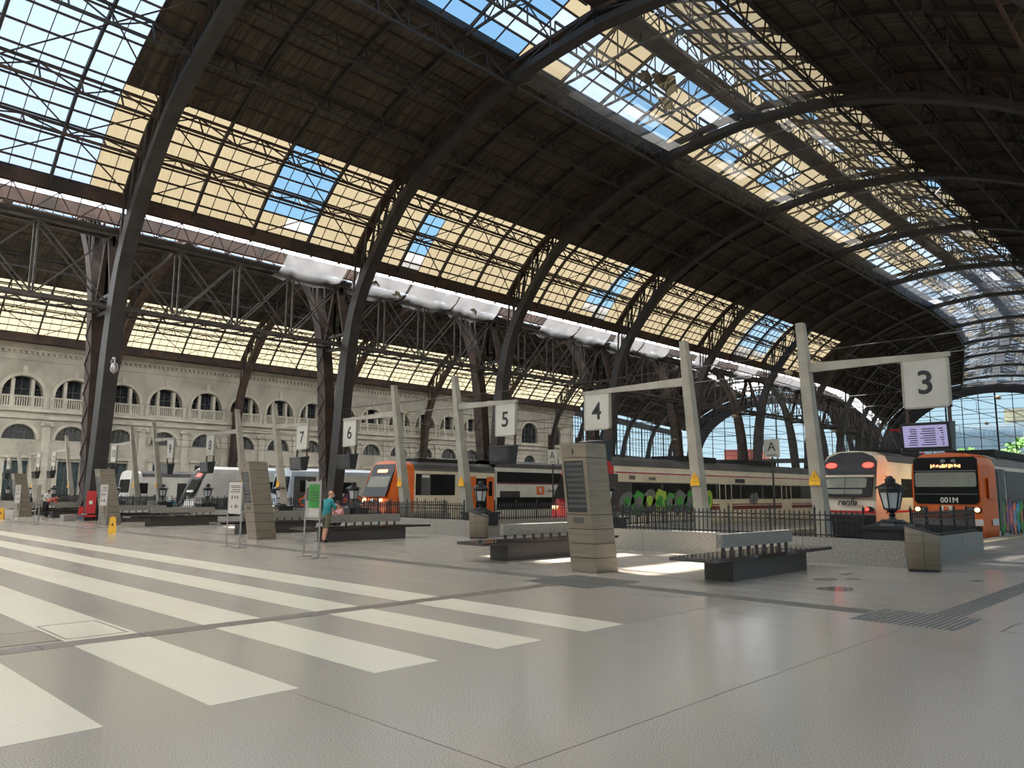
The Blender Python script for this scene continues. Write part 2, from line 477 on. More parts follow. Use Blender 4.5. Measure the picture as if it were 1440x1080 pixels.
near = thing('ceiling', 'vaulted iron and sheet roof of the near train hall', 'roof', kind='structure')
far = thing('ceiling', 'vaulted iron and sheet roof of the far train hall beyond the columns', 'roof', kind='structure')
P_beige = Pool(near, 'translucent_panel', 'beige_sheet', 300)
P_dark = Pool(near, 'roofing_panel', 'dark_sheet', 300)
P_glass = Pool(near, 'glass_pane', 'white_glass', 300)
P_fill = Pool(near, 'glass_pane', 'fill_light_glass', 0)
P_skyb = Pool(near, 'skylight_panel', 'beige_sheet', 150)
P_skyg = Pool(near, 'skylight_pane', 'wired_glass', 150)
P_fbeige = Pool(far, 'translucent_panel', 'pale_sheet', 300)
P_fdark = Pool(far, 'roofing_panel', 'dark_sheet', 0)
P_fglass = Pool(far, 'glass_pane', 'fill_light_glass', 0)
GLASS_S = 13.2
for i in range(I0, I1):
    s0, s1 = SR(i), SR(i + 1)
    for sg in (1, -1):
        for tc, roof in ((0, near), (50, far)):
            nr = tc == 0
            grid = MB()
            # --- sheets below the skylight
            for j in range(18):
                dl, dh = (D_BEIGE[j], D_BEIGE[j + 1]) if j < 8 else (D_DARK[j - 8], D_DARK[j - 7])
                zl, zh = zout(dl), zout(dh)
                if i < 0:                                     # glass roof over the concourse head, its unseen panes made brighter
                    g1 = min(s1, GLASS_S); nc = 10
                    for c in range(nc):
                        a, b = s0 + (g1 - s0) * c / nc, s0 + (g1 - s0) * (c + 1) / nc
                        (P_glass if nr and b > 3.5 else P_fill if nr else P_fglass).add(quad(a, b, tc, sg, dl, zl, dh, zh), nr and sg == 1 and b > 4.0)
                    if g1 < s1:
                        (P_beige if j < 8 and nr else P_dark if nr else P_fbeige if j < 8 and sg == 1 else P_fdark).add(quad(g1, s1, tc, sg, dl, zl, dh, zh), nr and sg == 1)
                    continue
                beige = j < 8 and ((nr and i <= 5) or (not nr and sg == 1 and i <= 6))
                if beige:
                    nc = 8 if nr and sg == 1 and i <= 3 else 4
                    for c in range(nc):
                        if nr and sg == 1:
                            key = (i, c)
                            if key in HOLES and HOLES[key][0] <= j < HOLES[key][1]: continue
                        a, b = s0 + (s1 - s0) * c / nc, s0 + (s1 - s0) * (c + 1) / nc
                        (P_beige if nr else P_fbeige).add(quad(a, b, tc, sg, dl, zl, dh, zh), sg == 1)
                else:
                    for c in range(4):
                        a, b = s0 + (s1 - s0) * c / 4, s0 + (s1 - s0) * (c + 1) / 4
                        (P_dark if nr else P_fdark).add(quad(a, b, tc, sg, dl, zl, dh, zh), nr and ((sg == 1 and i <= 4) or (sg == -1 and 0 <= i <= 1)))
            # --- skylight
            for j in range(5):
                dl, dh = D_SKY[j], D_SKY[j + 1]
                for c in range(4):
                    a, b = s0 + (s1 - s0) * c / 4, s0 + (s1 - s0) * (c + 1) / 4
                    q = quad(a, b, tc, sg, dl, zlan(dl), dh, zlan(dh))
                    if not nr or i < 0:
                        (P_fill if nr else P_fglass).add(q, False); continue
                    r = rs.random()
                    if i == 0:
                        if sg == 1 and c >= 2 and (j + c) % 3 != 1: continue
                        P_glass.add(q); continue
                    pw = .55 if (i == 1 and sg == 1 and c < 3) else .75 if i > 4 else .18
                    ph = .12 if i < 6 and sg == 1 else .03 if i < 6 else .0
                    if i == 1 and sg == 1 and c >= 2: ph = .40
                    if r < ph: continue
                    if r < ph + pw: P_skyg.add(q, i < 6)
                    else: P_skyb.add(q, i < 6)
            # --- fine framing under the sheets
            for d in D_BEIGE + D_DARK[1:]:
                p = on_out(d, .07)
                grid.beam(P(s0, tt(tc, sg, p[0]), p[1]), P(s1, tt(tc, sg, p[0]), p[1]), .07, .11)
            if nr:
                for d in D_SKY:
                    grid.beam(P(s0, tt(tc, sg, d), zlan(d) - .08), P(s1, tt(tc, sg, d), zlan(d) - .08), .08, .13)
                for c in range(8):
                    s = s0 + (s1 - s0) * (c + .0) / 8
                    grid.beam(P(s, tt(tc, sg, 18.5), zlan(18.5) - .06), P(s, tt(tc, sg, 25), zlan(25) - .06), .05, .1)
            if nr or sg == 1:
                for c in range(16):
                    if c % 4 == 0: continue
                    s = s0 + (s1 - s0) * c / 16
                    if i >= 5 and c % 2: continue
                    dd = D_BEIGE if i >= 0 else D_BEIGE + D_DARK[1:]
                    for a, b in zip(dd[:-1], dd[1:]):
                        pa, pb = on_out(a, .04), on_out(b, .04)
                        grid.beam(P(s, tt(tc, sg, pa[0]), pa[1]), P(s, tt(tc, sg, pb[0]), pb[1]), .035, .06)
            tag(grid.build('purlin_grid', 'iron_rust', roof), kind='stuff')
            # --- three rafters in each bay
            for c in (1, 2, 3):
                s = s0 + (s1 - s0) * c / 4
                r = MB(); dd = D_BEIGE[::2] + D_DARK[2::2]
                for a, b in zip(dd[:-1], dd[1:]):
                    pa, pb = on_out(a, .24), on_out(b, .24)
                    r.beam(P(s, tt(tc, sg, pa[0]), pa[1]), P(s, tt(tc, sg, pb[0]), pb[1]), .14, .26)
                r.build('rafter', 'iron', roof)
            # --- lattice purlins
            if nr or sg == 1 or i < 8:
                for d in ((3.9, 6.3, 10.4, 14.4, 18.2) if nr else (3.9, 6.3, 10.4)):
                    lattice_purlin(roof, i, tc, sg, d, 1.45 if d > 4 else 1.1, 8, c=.17 if d > 17 else .14)
            # --- wind bracing rods
            if sg == 1 and i < 7:
                br = MB()
                for (da, db) in ((2.0, 6.3),) + (((6.4, 14.4),) if nr else ()):
                    pa, pb = on_out(da, .8), on_out(db, .9)
                    for c in range(2):
                        sa, sb = s0 + BAY * c / 2 + .3, s0 + BAY * (c + 1) / 2
                        br.beam(P(sa, tt(tc, sg, pa[0]), pa[1]), P(sb, tt(tc, sg, pb[0]), pb[1]), .06, .06)
                        br.beam(P(sb, tt(tc, sg, pa[0]), pa[1]), P(sa, tt(tc, sg, pb[0]), pb[1]), .06, .06)
                br.build('bracing_rod', 'iron_rust', roof)
    # --- skylight framing of the near hall
    for d, nm in ((21.6, 'skylight_girder'), ):
        for sg in (1, -1):
            mb = MB()
            A, B = P(s0 + .2, tt(0, sg, d), zlan(d) - .2), P(s1 - .2, tt(0, sg, d), zlan(d) - .2)
            lattice(mb, A, B, (0, 0, -1.3), 8, .13, .07)
            mb.build(nm, 'iron_light', near)
    rg = MB()
    for dt in (-.7, .7):
        lattice(rg, P(s0 + .2, dt, zlan(25) - .5), P(s1 - .2, dt, zlan(25) - .5), (0, 0, -1.5), 10, .12, .07)
    rg.build('ridge_girder', 'iron_light', near)
    wk = MB()
    wk.hexa([P(s0, -.55, 28.55), P(s1, -.55, 28.55), P(s1, .55, 28.55), P(s0, .55, 28.55), P(s0, -.55, 28.63), P(s1, -.55, 28.63), P(s1, .55, 28.63), P(s0, .55, 28.63)])
    wk.build('ridge_walkway', 'iron_rust', near)
    for c in (1, 2, 3):
        s = s0 + (s1 - s0) * c / 4
        fr = MB()
        for sg in (1, -1):
            fr.beam(P(s, tt(0, sg, 18.5), 27.6), P(s, tt(0, sg, 25), 27.9), .12, .14)
            fr.beam(P(s, tt(0, sg, 18.5), zlan(18.5) - .2), P(s, tt(0, sg, 25), zlan(25) - .2), .12, .16)
            for a, b in ((18.5, 20.1), (20.1, 21.7), (21.7, 23.3), (23.3, 25)):
                fr.beam(P(s, tt(0, sg, a), 27.6), P(s, tt(0, sg, b), zlan(b) - .2), .06, .06)
                fr.beam(P(s, tt(0, sg, b), 27.8), P(s, tt(0, sg, b), zlan(b) - .2), .06, .06)
        fr.build('skylight_frame', 'iron_light', near)
    fb = MB()
    for sg in (1, -1):
        fb.beam(P(s0, tt(0, sg, 18.5), 28.0), P(s1, tt(0, sg, 18.5), 28.0), .3, .5)
    fb.build('skylight_kerb', 'iron', near)
for pool in (P_beige, P_dark, P_glass, P_fill, P_skyb, P_skyg, P_fbeige, P_fdark, P_fglass):
    pool.done()
for i in range(I0, I1 + 1):
    make_rib(near, i, 0, (1, -1))
    make_rib(far, i, 50, (1, -1), 'iron_rust' if i < 6 else 'iron')
# --- the valley between the two halls: gutter, eave girders, deep truss, tie struts
for i in range(I0, I1):
    s0, s1 = SR(i), SR(i + 1)
    g = MB()
    g.hexa([P(s0, 24.4, 17.05), P(s1, 24.4, 17.05), P(s1, 25.6, 17.05), P(s0, 25.6, 17.05), P(s0, 24.3, 17.3), P(s1, 24.3, 17.3), P(s1, 25.7, 17.3), P(s0, 25.7, 17.3)])
    g.build('valley_gutter', 'iron', near)
    MB().add([P(s0, 23.25, 19.15), P(s1, 23.25, 19.15), P(s1, 26.75, 19.15), P(s0, 26.75, 19.15)], [(0, 1, 2, 3)]).build('valley_sun_diffuser', 'sun_diffuser_sheet', near)  # sheet added over the gap to diffuse direct sun before it streaks the floor
    for sg, roof, tc in ((1, near, 0), (-1, far, 50)):
        eg = MB()
        t_ = tt(tc, sg, 1.75)
        for w_ in (0,):
            eg.hexa([P(s0, t_ - .12, 18.35), P(s1, t_ - .12, 18.35), P(s1, t_ + .12, 18.35), P(s0, t_ + .12, 18.35), P(s0, t_ - .12, 19.25), P(s1, t_ - .12, 19.25), P(s1, t_ + .12, 19.25), P(s0, t_ + .12, 19.25)])
        e_o = eg.build('eave_girder', 'iron_rust', roof)
        el = MB(); lattice(el, P(s0, t_, 18.3), P(s1, t_, 18.3), P(s0, 25 - sg * .65, 17.25) - P(s0, t_, 18.3), 14, .08, .05)
        el.build('eave_lattice', 'iron_rust', e_o)
    vt = MB()
    for t_ in (24.6, 25.4):
        A, B = P(s0, t_, 17.0), P(s1, t_, 17.0); A2, B2 = P(s0, t_, 12.6), P(s1, t_, 12.6)
        vt.beam(A, B, .18, .22); vt.beam(A2, B2, .15, .18)
        for k in range(5):
            a, b, a2, b2 = A.lerp(B, k / 4 if k < 4 else 1), A.lerp(B, min(k + 1, 4) / 4), A2.lerp(B2, k / 4 if k < 4 else 1), A2.lerp(B2, min(k + 1, 4) / 4)
            vt.beam(a, a2, .11, .11)
            if k < 4:
                vt.beam(a, b2, .08, .08); vt.beam(b, a2, .08, .08)
    for k in range(12):
        a, b = s0 + (s1 - s0) * k / 12, s0 + (s1 - s0) * (k + 1) / 12
        vt.beam(P(a, 23.9, 12.4), P(b, 26.1, 12.4), .07, .07); vt.beam(P(a, 26.1, 12.4), P(b, 23.9, 12.4), .07, .07)
    for t_ in (23.9, 26.1): vt.beam(P(s0, t_, 12.4), P(s1, t_, 12.4), .12, .14)
    vt.build('valley_truss', 'iron_light', near)
for i in range(I0, I1 + 1):
    s = SR(i)
    k_ = ['second', 'third', 'first'][0]
    co = thing('roof_column', 'iron roof column of splayed legs with lattice braces between the halls', 'column', tuple(P(s, 25, -0.9)), 0, 'columns between the two halls', 'structure')
    org = P(s, 25, -0.9)
    def L(t_, z, ds=0.0): return P(s + ds, t_, z) - org
    st = MB()
    for sg in (1, -1):
        st.beam(L(25 - sg * .1, 17.1), L(25 - sg * 1.5, 12.2), .55, .22, (0, 1, 0))
    st.build('brace_plate', 'iron_rust', co)
    ti = MB()
    for z in (12.2, 13.2): ti.beam(L(23.4, z), L(26.6, z), .25, .2)
    for z in (5.0,): ti.beam(L(23.8, z), L(26.2, z), .2, .2)
    ti.build('tie_beam', 'iron', co)
    lc = MB()
    for ds in (-.42, .42):
        z = 0.2; f_ = 1
        while z < 11.4:
            lo = lambda zz: 25 + float(np.interp(zz, INN[:, 1], INN[:, 0]))
            a_, b_ = (lo(z) - .05, lo(z + .9) - .9) if f_ else (lo(z) - .9, lo(z + .9) - .05)
            lc.beam(L(a_, z, ds), L(b_, z + .9, ds), .05, .09, (1, 0, 0)); z += .9; f_ = 1 - f_
    lc.build('lacing', 'iron_light', co)
    bs = MB().box(-.75, .75, -1.9, 1.9, .4, 1.15)
    bs.build('column_base', 'cast_iron', co)
for i in range(1, 8):
    s = SR(i); org = P(s, 74.0, -.9)
    po = thing('wall_post', 'lattice iron post under a roof rib in front of the facade', 'column', tuple(org), 0, 'posts along the facade', 'structure')
    MB().box(-.3, .3, -.3, .3, 0, 13.6).build('post_shaft', 'iron_rust', po)
    lc = MB()
    for q in range(14):
        a_, b_ = (-.3, .3) if q % 2 else (.3, -.3)
        lc.beam((a_, -.32, .5 + q * .9), (b_, -.32, 1.4 + q * .9), .08, .03)
        lc.beam((-.0, -.3, 4.0 + q * .7), (0, -1.5 - .05 * q, 4.6 + q * .7), .1, .1) if q % 3 == 0 else None
    lc.build('lacing', 'iron', po)
# --- protective sheets along the valley and below the skylight
for i in range(0, 6):
    for seg in range(3):
        if (i, seg) in ((0, 0), (0, 1), (2, 0), (3, 2), (4, 1), (5, 0)): continue
        s0 = SR(i) + .6 + seg * 5.1; s1 = s0 + 4.9
        n = 10; mb = MB()
        prof = [(23.2, 18.1), (23.7, 17.5), (24.4, 17.0), (25.6, 16.95), (26.4, 17.5)]
        for k in range(n + 1):
            s = s0 + (s1 - s0) * k / n
            for (t_, z) in prof:
                mb.v.append(tuple(P(s, t_ + rs.uniform(-.12, .12), z - .22 * math.sin(PI * k / n) * (1 if z < 17.5 else .2) + rs.uniform(-.10, .10))))
        for k in range(n):
            for j in range(len(prof) - 1):
                a = k * len(prof) + j; mb.f.append((a, a + 1, a + 1 + len(prof), a + len(prof))); mb.mi.append(0)
        o = mb.build('protective_sheet', 'tarp', None, True)
        tag(o, 'white protective plastic sheet slung along the gutter between the two halls', 'plastic sheet', 'sheets along the valley gutter')
for i in range(1, I1):
    s0, s1 = SR(i) + .5, SR(i + 1) - .5
    n, m = 8, 10; mb = MB()
    for k in range(n + 1):
        for j in range(m + 1):
            u = j / m; t_ = -6.6 + 13.2 * u
            z = 27.25 - .55 * math.sin(PI * k / n) * (.5 + .5 * math.sin(PI * u)) - .5 * (2 * u - 1) ** 2 + rs.uniform(-.04, .04)
            mb.v.append(tuple(P(s0 + (s1 - s0) * k / n, t_, z)))
    for k in range(n):
        for j in range(m):
            a = k * (m + 1) + j; mb.f.append((a, a + 1, a + m + 2, a + m + 1)); mb.mi.append(0)
    o = mb.build('debris_net', 'netting' if i < 5 else 'milky_sheet', None, True)
    tag(o, 'sheer protective netting slung below the skylight between two arched ribs' if i < 5 else 'milky plastic sheet slung below the skylight at the far bend', 'netting' if i < 5 else 'plastic sheet', 'netting under the near skylight' if i < 5 else 'milky sheets under the far skylight')

# ================================================================== STATION BUILDING along the far side (faces -Y)
YF = 75.0                       # its face lies at t = 75 (y = 99)
fac = thing('wall_left', 'pale stone station facade with two storeys of arches', 'facade', kind='structure')
def FP(x, w, z): return P(x, YF + w, z)          # w: depth into the wall
def arch_outline(cx, zb, zs, r, n=14, sill=None):
    pts = [(cx - r, zb), (cx - r, zs)] if zs > zb + .01 else [(cx - r, zb)]
    pts += [(cx - r * math.cos(PI * k / n), zs + r * math.sin(PI * k / n)) for k in range(1, n)]
    pts += [(cx + r, zs), (cx + r, zb)] if zs > zb + .01 else [(cx + r, zb)]
    return pts
def plate_hole(mb, x0, x1, z0, z1, hole, depth=.5):
    """flat wall panel x0..x1, z0..z1 with a hole and its reveal"""
    cx = sum(p[0] for p in hole) / len(hole); cz = sum(p[1] for p in hole) / len(hole)
    full = []
    corners = [(x0, z0), (x0, z1), (x1, z1), (x1, z0)]
    def hit(u, v):
        dx, dz = u - cx, v - cz; k = 1e9
        if dx > 1e-9: k = min(k, (x1 - cx) / dx)
        if dx < -1e-9: k = min(k, (x0 - cx) / dx)
        if dz > 1e-9: k = min(k, (z1 - cz) / dz)
        if dz < -1e-9: k = min(k, (z0 - cz) / dz)
        return (cx + dx * k, cz + dz * k)
    ins = []
    dense = []
    m = len(hole)
    for i in range(m):
        a, b = hole[i], hole[(i + 1) % m]
        dense.append(a)
        L_ = math.hypot(b[0] - a[0], b[1] - a[1]); k = int(L_ / .5)
        for q in range(1, k + 1):
            dense.append((a[0] + (b[0] - a[0]) * q / (k + 1), a[1] + (b[1] - a[1]) * q / (k + 1)))
    ang = lambda p: math.atan2(p[1] - cz, p[0] - cx)
    outer = [hit(*p) for p in dense]
    items = []
    n = len(dense)
    for i in range(n):
        j = (i + 1) % n
        quad_ = [FP(dense[i][0], 0, dense[i][1]), FP(dense[j][0], 0, dense[j][1])]
        oa, ob = outer[i], outer[j]
        ring = [FP(ob[0], 0, ob[1])]
        for c in corners:                      # a corner that lies between the two rays
            a0, a1, ac = ang(dense[i]), ang(dense[j]), ang(c)
            d1 = (a0 - ac) % (2 * PI); d2 = (a0 - a1) % (2 * PI)
            if 1e-6 < d1 < d2 - 1e-6 < PI: ring.append(FP(c[0], 0, c[1]))
        ring.append(FP(oa[0], 0, oa[1]))
        vs = quad_ + ring
        mb.add(vs, [tuple(range(len(vs)))])
        mb.add([FP(dense[i][0], 0, dense[i][1]), FP(dense[i][0], depth, dense[i][1]), FP(dense[j][0], depth, dense[j][1]), FP(dense[j][0], 0, dense[j][1])], [(0, 1, 2, 3)])
def fbox(mb, x0, x1, w0, w1, z0, z1):
    return mb.hexa([FP(x0, w0, z0), FP(x1, w0, z0), FP(x1, w1, z0), FP(x0, w1, z0), FP(x0, w0, z1), FP(x1, w0, z1), FP(x1, w1, z1), FP(x0, w1, z1)])
BW = 5.27
ARCH_X = [22.8 + BW * n for n in range(-3, 14)]
wn_ = 0
def arch_band(mb, cx, zs, r0, r1, w0, w1, n=14):
    for k in range(n):
        a, b = PI * k / n, PI * (k + 1) / n
        c = lambda r, g: (cx - r * math.cos(g), zs + r * math.sin(g))
        p = [c(r0, a), c(r0, b), c(r1, b), c(r1, a)]
        mb.hexa([FP(p[0][0], w1, p[0][1]), FP(p[1][0], w1, p[1][1]), FP(p[2][0], w1, p[2][1]), FP(p[3][0], w1, p[3][1]), FP(p[0][0], w0, p[0][1]), FP(p[1][0], w0, p[1][1]), FP(p[2][0], w0, p[2][1]), FP(p[3][0], w0, p[3][1])])
def glazed(cx, outline, w, divs, zdivs, mats, name):
    """window: one pane per light, timber frame around them"""
    global wn_
    wn_ += 1
    zb = min(p[1] for p in outline)
    ttl = 'tall three-light arched window behind the balustrade' if name == 'a' else 'low half-round window above a doorway' if name == 'l' else 'tall glazed station doorway in a stone surround'
    win = thing('window_%d' % wn_, ttl, 'window', tuple(FP(cx, w, zb)), 0, 'facade openings ' + name, 'structure')
    org = FP(cx, w, zb)
    xs = [min(p[0] for p in outline)] + divs + [max(p[0] for p in outline)]
    top = lambda x: max([a[1] + (b[1] - a[1]) * (x - a[0]) / (b[0] - a[0]) for a, b in zip(outline[:-1], outline[1:]) if b[0] - a[0] > 1e-6 and a[0] - 1e-6 <= x <= b[0] + 1e-6] or [zb])
    for a, b in zip(xs[:-1], xs[1:]):
        us = np.linspace(a, b, 7)
        mb = MB()
        vs = [FP(u, w, zb) - org for u in us] + [FP(u, w, max(top(u), zb + .01)) - org for u in us]
        mb.add(vs, [(k, k + 1, 8 + k, 7 + k) for k in range(6)])
        mb.build('pane', mats, win)
    fr = MB()
    for x in divs: fr.hexa([p - org for p in (FP(x - .09, w - .1, zb), FP(x + .09, w - .1, zb), FP(x + .09, w + .1, zb), FP(x - .09, w + .1, zb), FP(x - .09, w - .1, top(x)), FP(x + .09, w - .1, top(x)), FP(x + .09, w + .1, top(x)), FP(x - .09, w + .1, top(x)))])
    for z in zdivs: fr.beam(FP(xs[0], w - .03, z) - org, FP(xs[-1], w - .03, z) - org, .08, .08)
    mid = (xs[0] + xs[-1]) / 2
    fr.beam(FP(mid, w - .03, zb) - org, FP(mid, w - .03, top(mid)) - org, .07, .07)
    fr.build('window_frame', 'window_wood', win)
    return win
for cx in ARCH_X:
    x0, x1 = cx - BW / 2, cx + BW / 2
    ho = arch_outline(cx, 10.9, 12.4, 2.02)
    mb = MB(); plate_hole(mb, x0, x1, 10.7, 16.2, ho, .9); mb.build('upper_wall', 'stone_wall', fac)
    glazed(cx, ho, .85, [cx - .95, cx + .95], [13.0], 'dark_glass', 'a')
    mb = MB(); arch_band(mb, cx, 12.4, 2.05, 2.4, -.1, .1); fbox(mb, cx - .25, cx + .25, -.18, .1, 14.4, 15.5)
    mb.build('arch_moulding', 'stone_trim', fac)
    mb = MB()
    for dx in (-.98, .98): fbox(mb, cx + dx - .17, cx + dx + .17, .1, .8, 10.9, 14.1)
    mb.build('arch_pier', 'stone_trim', fac)
    bal = MB()
    fbox(bal, cx - 2.05, cx + 2.05, -.12, .25, 12.0, 12.18); fbox(bal, cx - 2.05, cx + 2.05, -.12, .25, 10.8, 11.0)
    for k in range(17):
        x = cx - 1.9 + 3.8 * k / 16
        fbox(bal, x - .065, x + .065, 0, .16, 11.0, 12.0)
    for dx in (-1.0, 1.0, -2.3, 2.3): fbox(bal, cx + dx - .18, cx + dx + .18, -.14, .27, 10.8, 12.2)
    bal.build('balustrade', 'stone_trim', fac)
    lo = arch_outline(cx, 7.3, 7.3, 1.65)
    mb = MB(); plate_hole(mb, x0, x1, 5.7, 9.6, lo, .5); mb.build('lower_wall', 'stone_wall', fac)
    glazed(cx, lo, .4, [cx - .55, cx + .55], [8.1], 'dark_glass', 'l')
    mb = MB(); arch_band(mb, cx, 7.3, 1.7, 2.0, -.08, .1); mb.build('arch_moulding', 'stone_trim', fac)
    dr = [(cx - 1.15, -.2), (cx - 1.15, 4.9), (cx + 1.15, 4.9), (cx + 1.15, -.2)]
    mb = MB(); plate_hole(mb, x0, x1, -.9, 5.7, dr, .6); mb.build('lower_wall', 'stone_wall', fac)
    glazed(cx, dr, .5, [cx - .35, cx + .35], [3.0], 'door_glass', 'd')
    mb = MB()
    for dx in (-1.45, 1.45): fbox(mb, cx + dx - .25, cx + dx + .25, -.1, .1, 0, 5.2)
    fbox(mb, cx - 1.9, cx + 1.9, -.2, .1, 5.2, 5.5)
    mb.build('door_surround', 'stone_trim', fac)
    pil = MB(); px = cx + BW / 2
    fbox(pil, px - .42, px + .42, -.14, .1, 0, 9.0)
    pil.build('pilaster', 'stone_trim', fac)
    cap = MB(); fbox(cap, px - .6, px + .6, -.3, .1, 9.15, 9.35)
    for dx in (-.5, .5): cap.tube([FP(px + dx, -.32, 9.02), FP(px + dx, .1, 9.02)], .2, 10)
    fbox(cap, px - .5, px + .5, -.2, .1, 8.85, 9.15)
    cap.build('capital', 'stone_trim', fac)
XE0, XE1 = ARCH_X[0] - BW / 2, ARCH_X[-1] + BW / 2
def band(x0, x1, w0, w1, z0, z1, name, mat='stone_trim', step=8.0):
    mb = MB(); n = max(1, int((x1 - x0) / step))
    for k in range(n):
        fbox(mb, x0 + (x1 - x0) * k / n, x0 + (x1 - x0) * (k + 1) / n, w0, w1, z0, z1)
    return mb.build(name, mat, fac)
XW = 128.0
band(XE0, XW, -.18, .3, 9.6, 10.0, 'string_course'); band(XE0, XW, -.1, .3, 10.0, 10.4, 'frieze', 'stone_wall'); band(XE0, XW, -.35, .3, 10.4, 10.75, 'string_course')
band(XE0, XW, -.08, .3, 16.2, 16.9, 'frieze', 'stone_wall'); band(XE0, XW, -.35, .3, 17.2, 17.5, 'cornice'); band(XE0, XW, -.6, .3, 17.5, 18.0, 'cornice')
den = MB(); x = XE0
while x < XW:
    fbox(den, x, x + .28, -.28, .2, 16.9, 17.2); x += .56
tag(den.build('dentil_course', 'stone_trim', fac), kind='stuff')
band(XE0, XW, -.02, .3, 16.9, 17.2, 'frieze', 'stone_wall')
# the wing with wider bays
WING = [(106.2, XE1, 112.0), (117.6, 112.0, 128.0)]
for cx, x0, x1 in WING:
    ho = arch_outline(cx, 10.9, 12.5, 2.2)
    mb = MB(); plate_hole(mb, x0, x1, 10.7, 16.2, ho, .6); mb.build('upper_wall', 'stone_wall', fac)
    glazed(cx, ho, .5, [cx - .95, cx + .95], [12.6], 'dark_glass', 'a')
    mb = MB(); arch_band(mb, cx, 12.5, 2.25, 2.65, -.12, .1); mb.build('arch_moulding', 'stone_trim', fac)
    lo = arch_outline(cx, 6.4, 7.0, 1.6)
    mb = MB(); plate_hole(mb, x0, x1, -.9, 9.6, lo, .5); mb.build('lower_wall', 'stone_wall', fac)
    glazed(cx, lo, .4, [cx - .4, cx + .4], [7.0], 'dark_glass', 'l')
    pil = MB()
    for px in (x0 + 1.0, x1 - 1.0): fbox(pil, px - .4, px + .4, -.12, .1, 0, 9.6); fbox(pil, px - .4, px + .4, -.12, .1, 10.7, 16.2)
    pil.build('pilaster', 'stone_trim', fac)
band(XE0, XW, 1.0, 1.3, -.9, 18.0, 'inner_wall', 'warm_stone')
band(XE0, XW, -1.9, .3, 18.0, 18.95, 'eave_band', 'iron_rust')
wr_ = MB().box(-18, 200, -2.7, -2.2, 13.0, 19.5)  # unseen wall added to shape the side light; its gaps admit sky light
for k in range(28): wr_.box(-18 + k * 8.05, -18 + k * 8.05 + 2.4, -2.7, -2.2, -1, 13.0)
wr = wr_.build('wall_right_unseen', 'stone_wall'); tag(wr, 'unseen wall added to limit sky light, with tall openings that let some in', 'wall', kind='structure')
wb = MB()
wb.box(-18.0, -17.4, -2.7, 100, 5.5, 19.5)  # unseen wall added behind the camera to hold back blue sky light
for k in range(13): wb.box(-18.0, -17.4, -2.7 + k * 8.2, -2.7 + k * 8.2 + 3.2, -1, 5.5)
tag(wb.build('wall_back_unseen', 'stone_wall'), 'unseen wall with tall openings, added behind the view to limit blue sky light', 'wall', kind='structure')
# --- glazed side wall beyond the stone building
gw = thing('wall_side_glazed', 'tall glazed iron side wall beyond the stone facade', 'wall', kind='structure')
s_ = XW
k = 0
bays = [XW] + [SR(i) for i in range(7, I1 + 1) if SR(i) > XW + 2]
for a, b in zip(bays[:-1], bays[1:]):
    mb = MB()
    mb.hexa([FP(a, 0, -.9), FP(b, 0, -.9), FP(b, .3, -.9), FP(a, .3, -.9), FP(a, 0, 10.3), FP(b, 0, 10.3), FP(b, .3, 10.3), FP(a, .3, 10.3)])
    mb.hexa([FP(a, 0, 17.2), FP(b, 0, 17.2), FP(b, .3, 17.2), FP(a, .3, 17.2), FP(a, 0, 18.6), FP(b, 0, 18.6), FP(b, .3, 18.6), FP(a, .3, 18.6)])
    mb.build('parapet', 'iron', gw)
    MB().add([FP(a, .15, 10.3), FP(b, .15, 10.3), FP(b, .15, 17.2), FP(a, .15, 17.2)], [(0, 1, 2, 3)]).build('pane', 'clear_pane', gw)
    mu = MB()
    for q in range(9): mu.beam(FP(a + (b - a) * q / 8, .1, 10.3), FP(a + (b - a) * q / 8, .1, 17.2), .1 if q % 4 else .3, .1)
    for z in (11.7, 13.1, 14.5, 15.9): mu.beam(FP(a, .1, z), FP(b, .1, z), .08, .08)
    mu.build('glazing_bar', 'iron', gw)
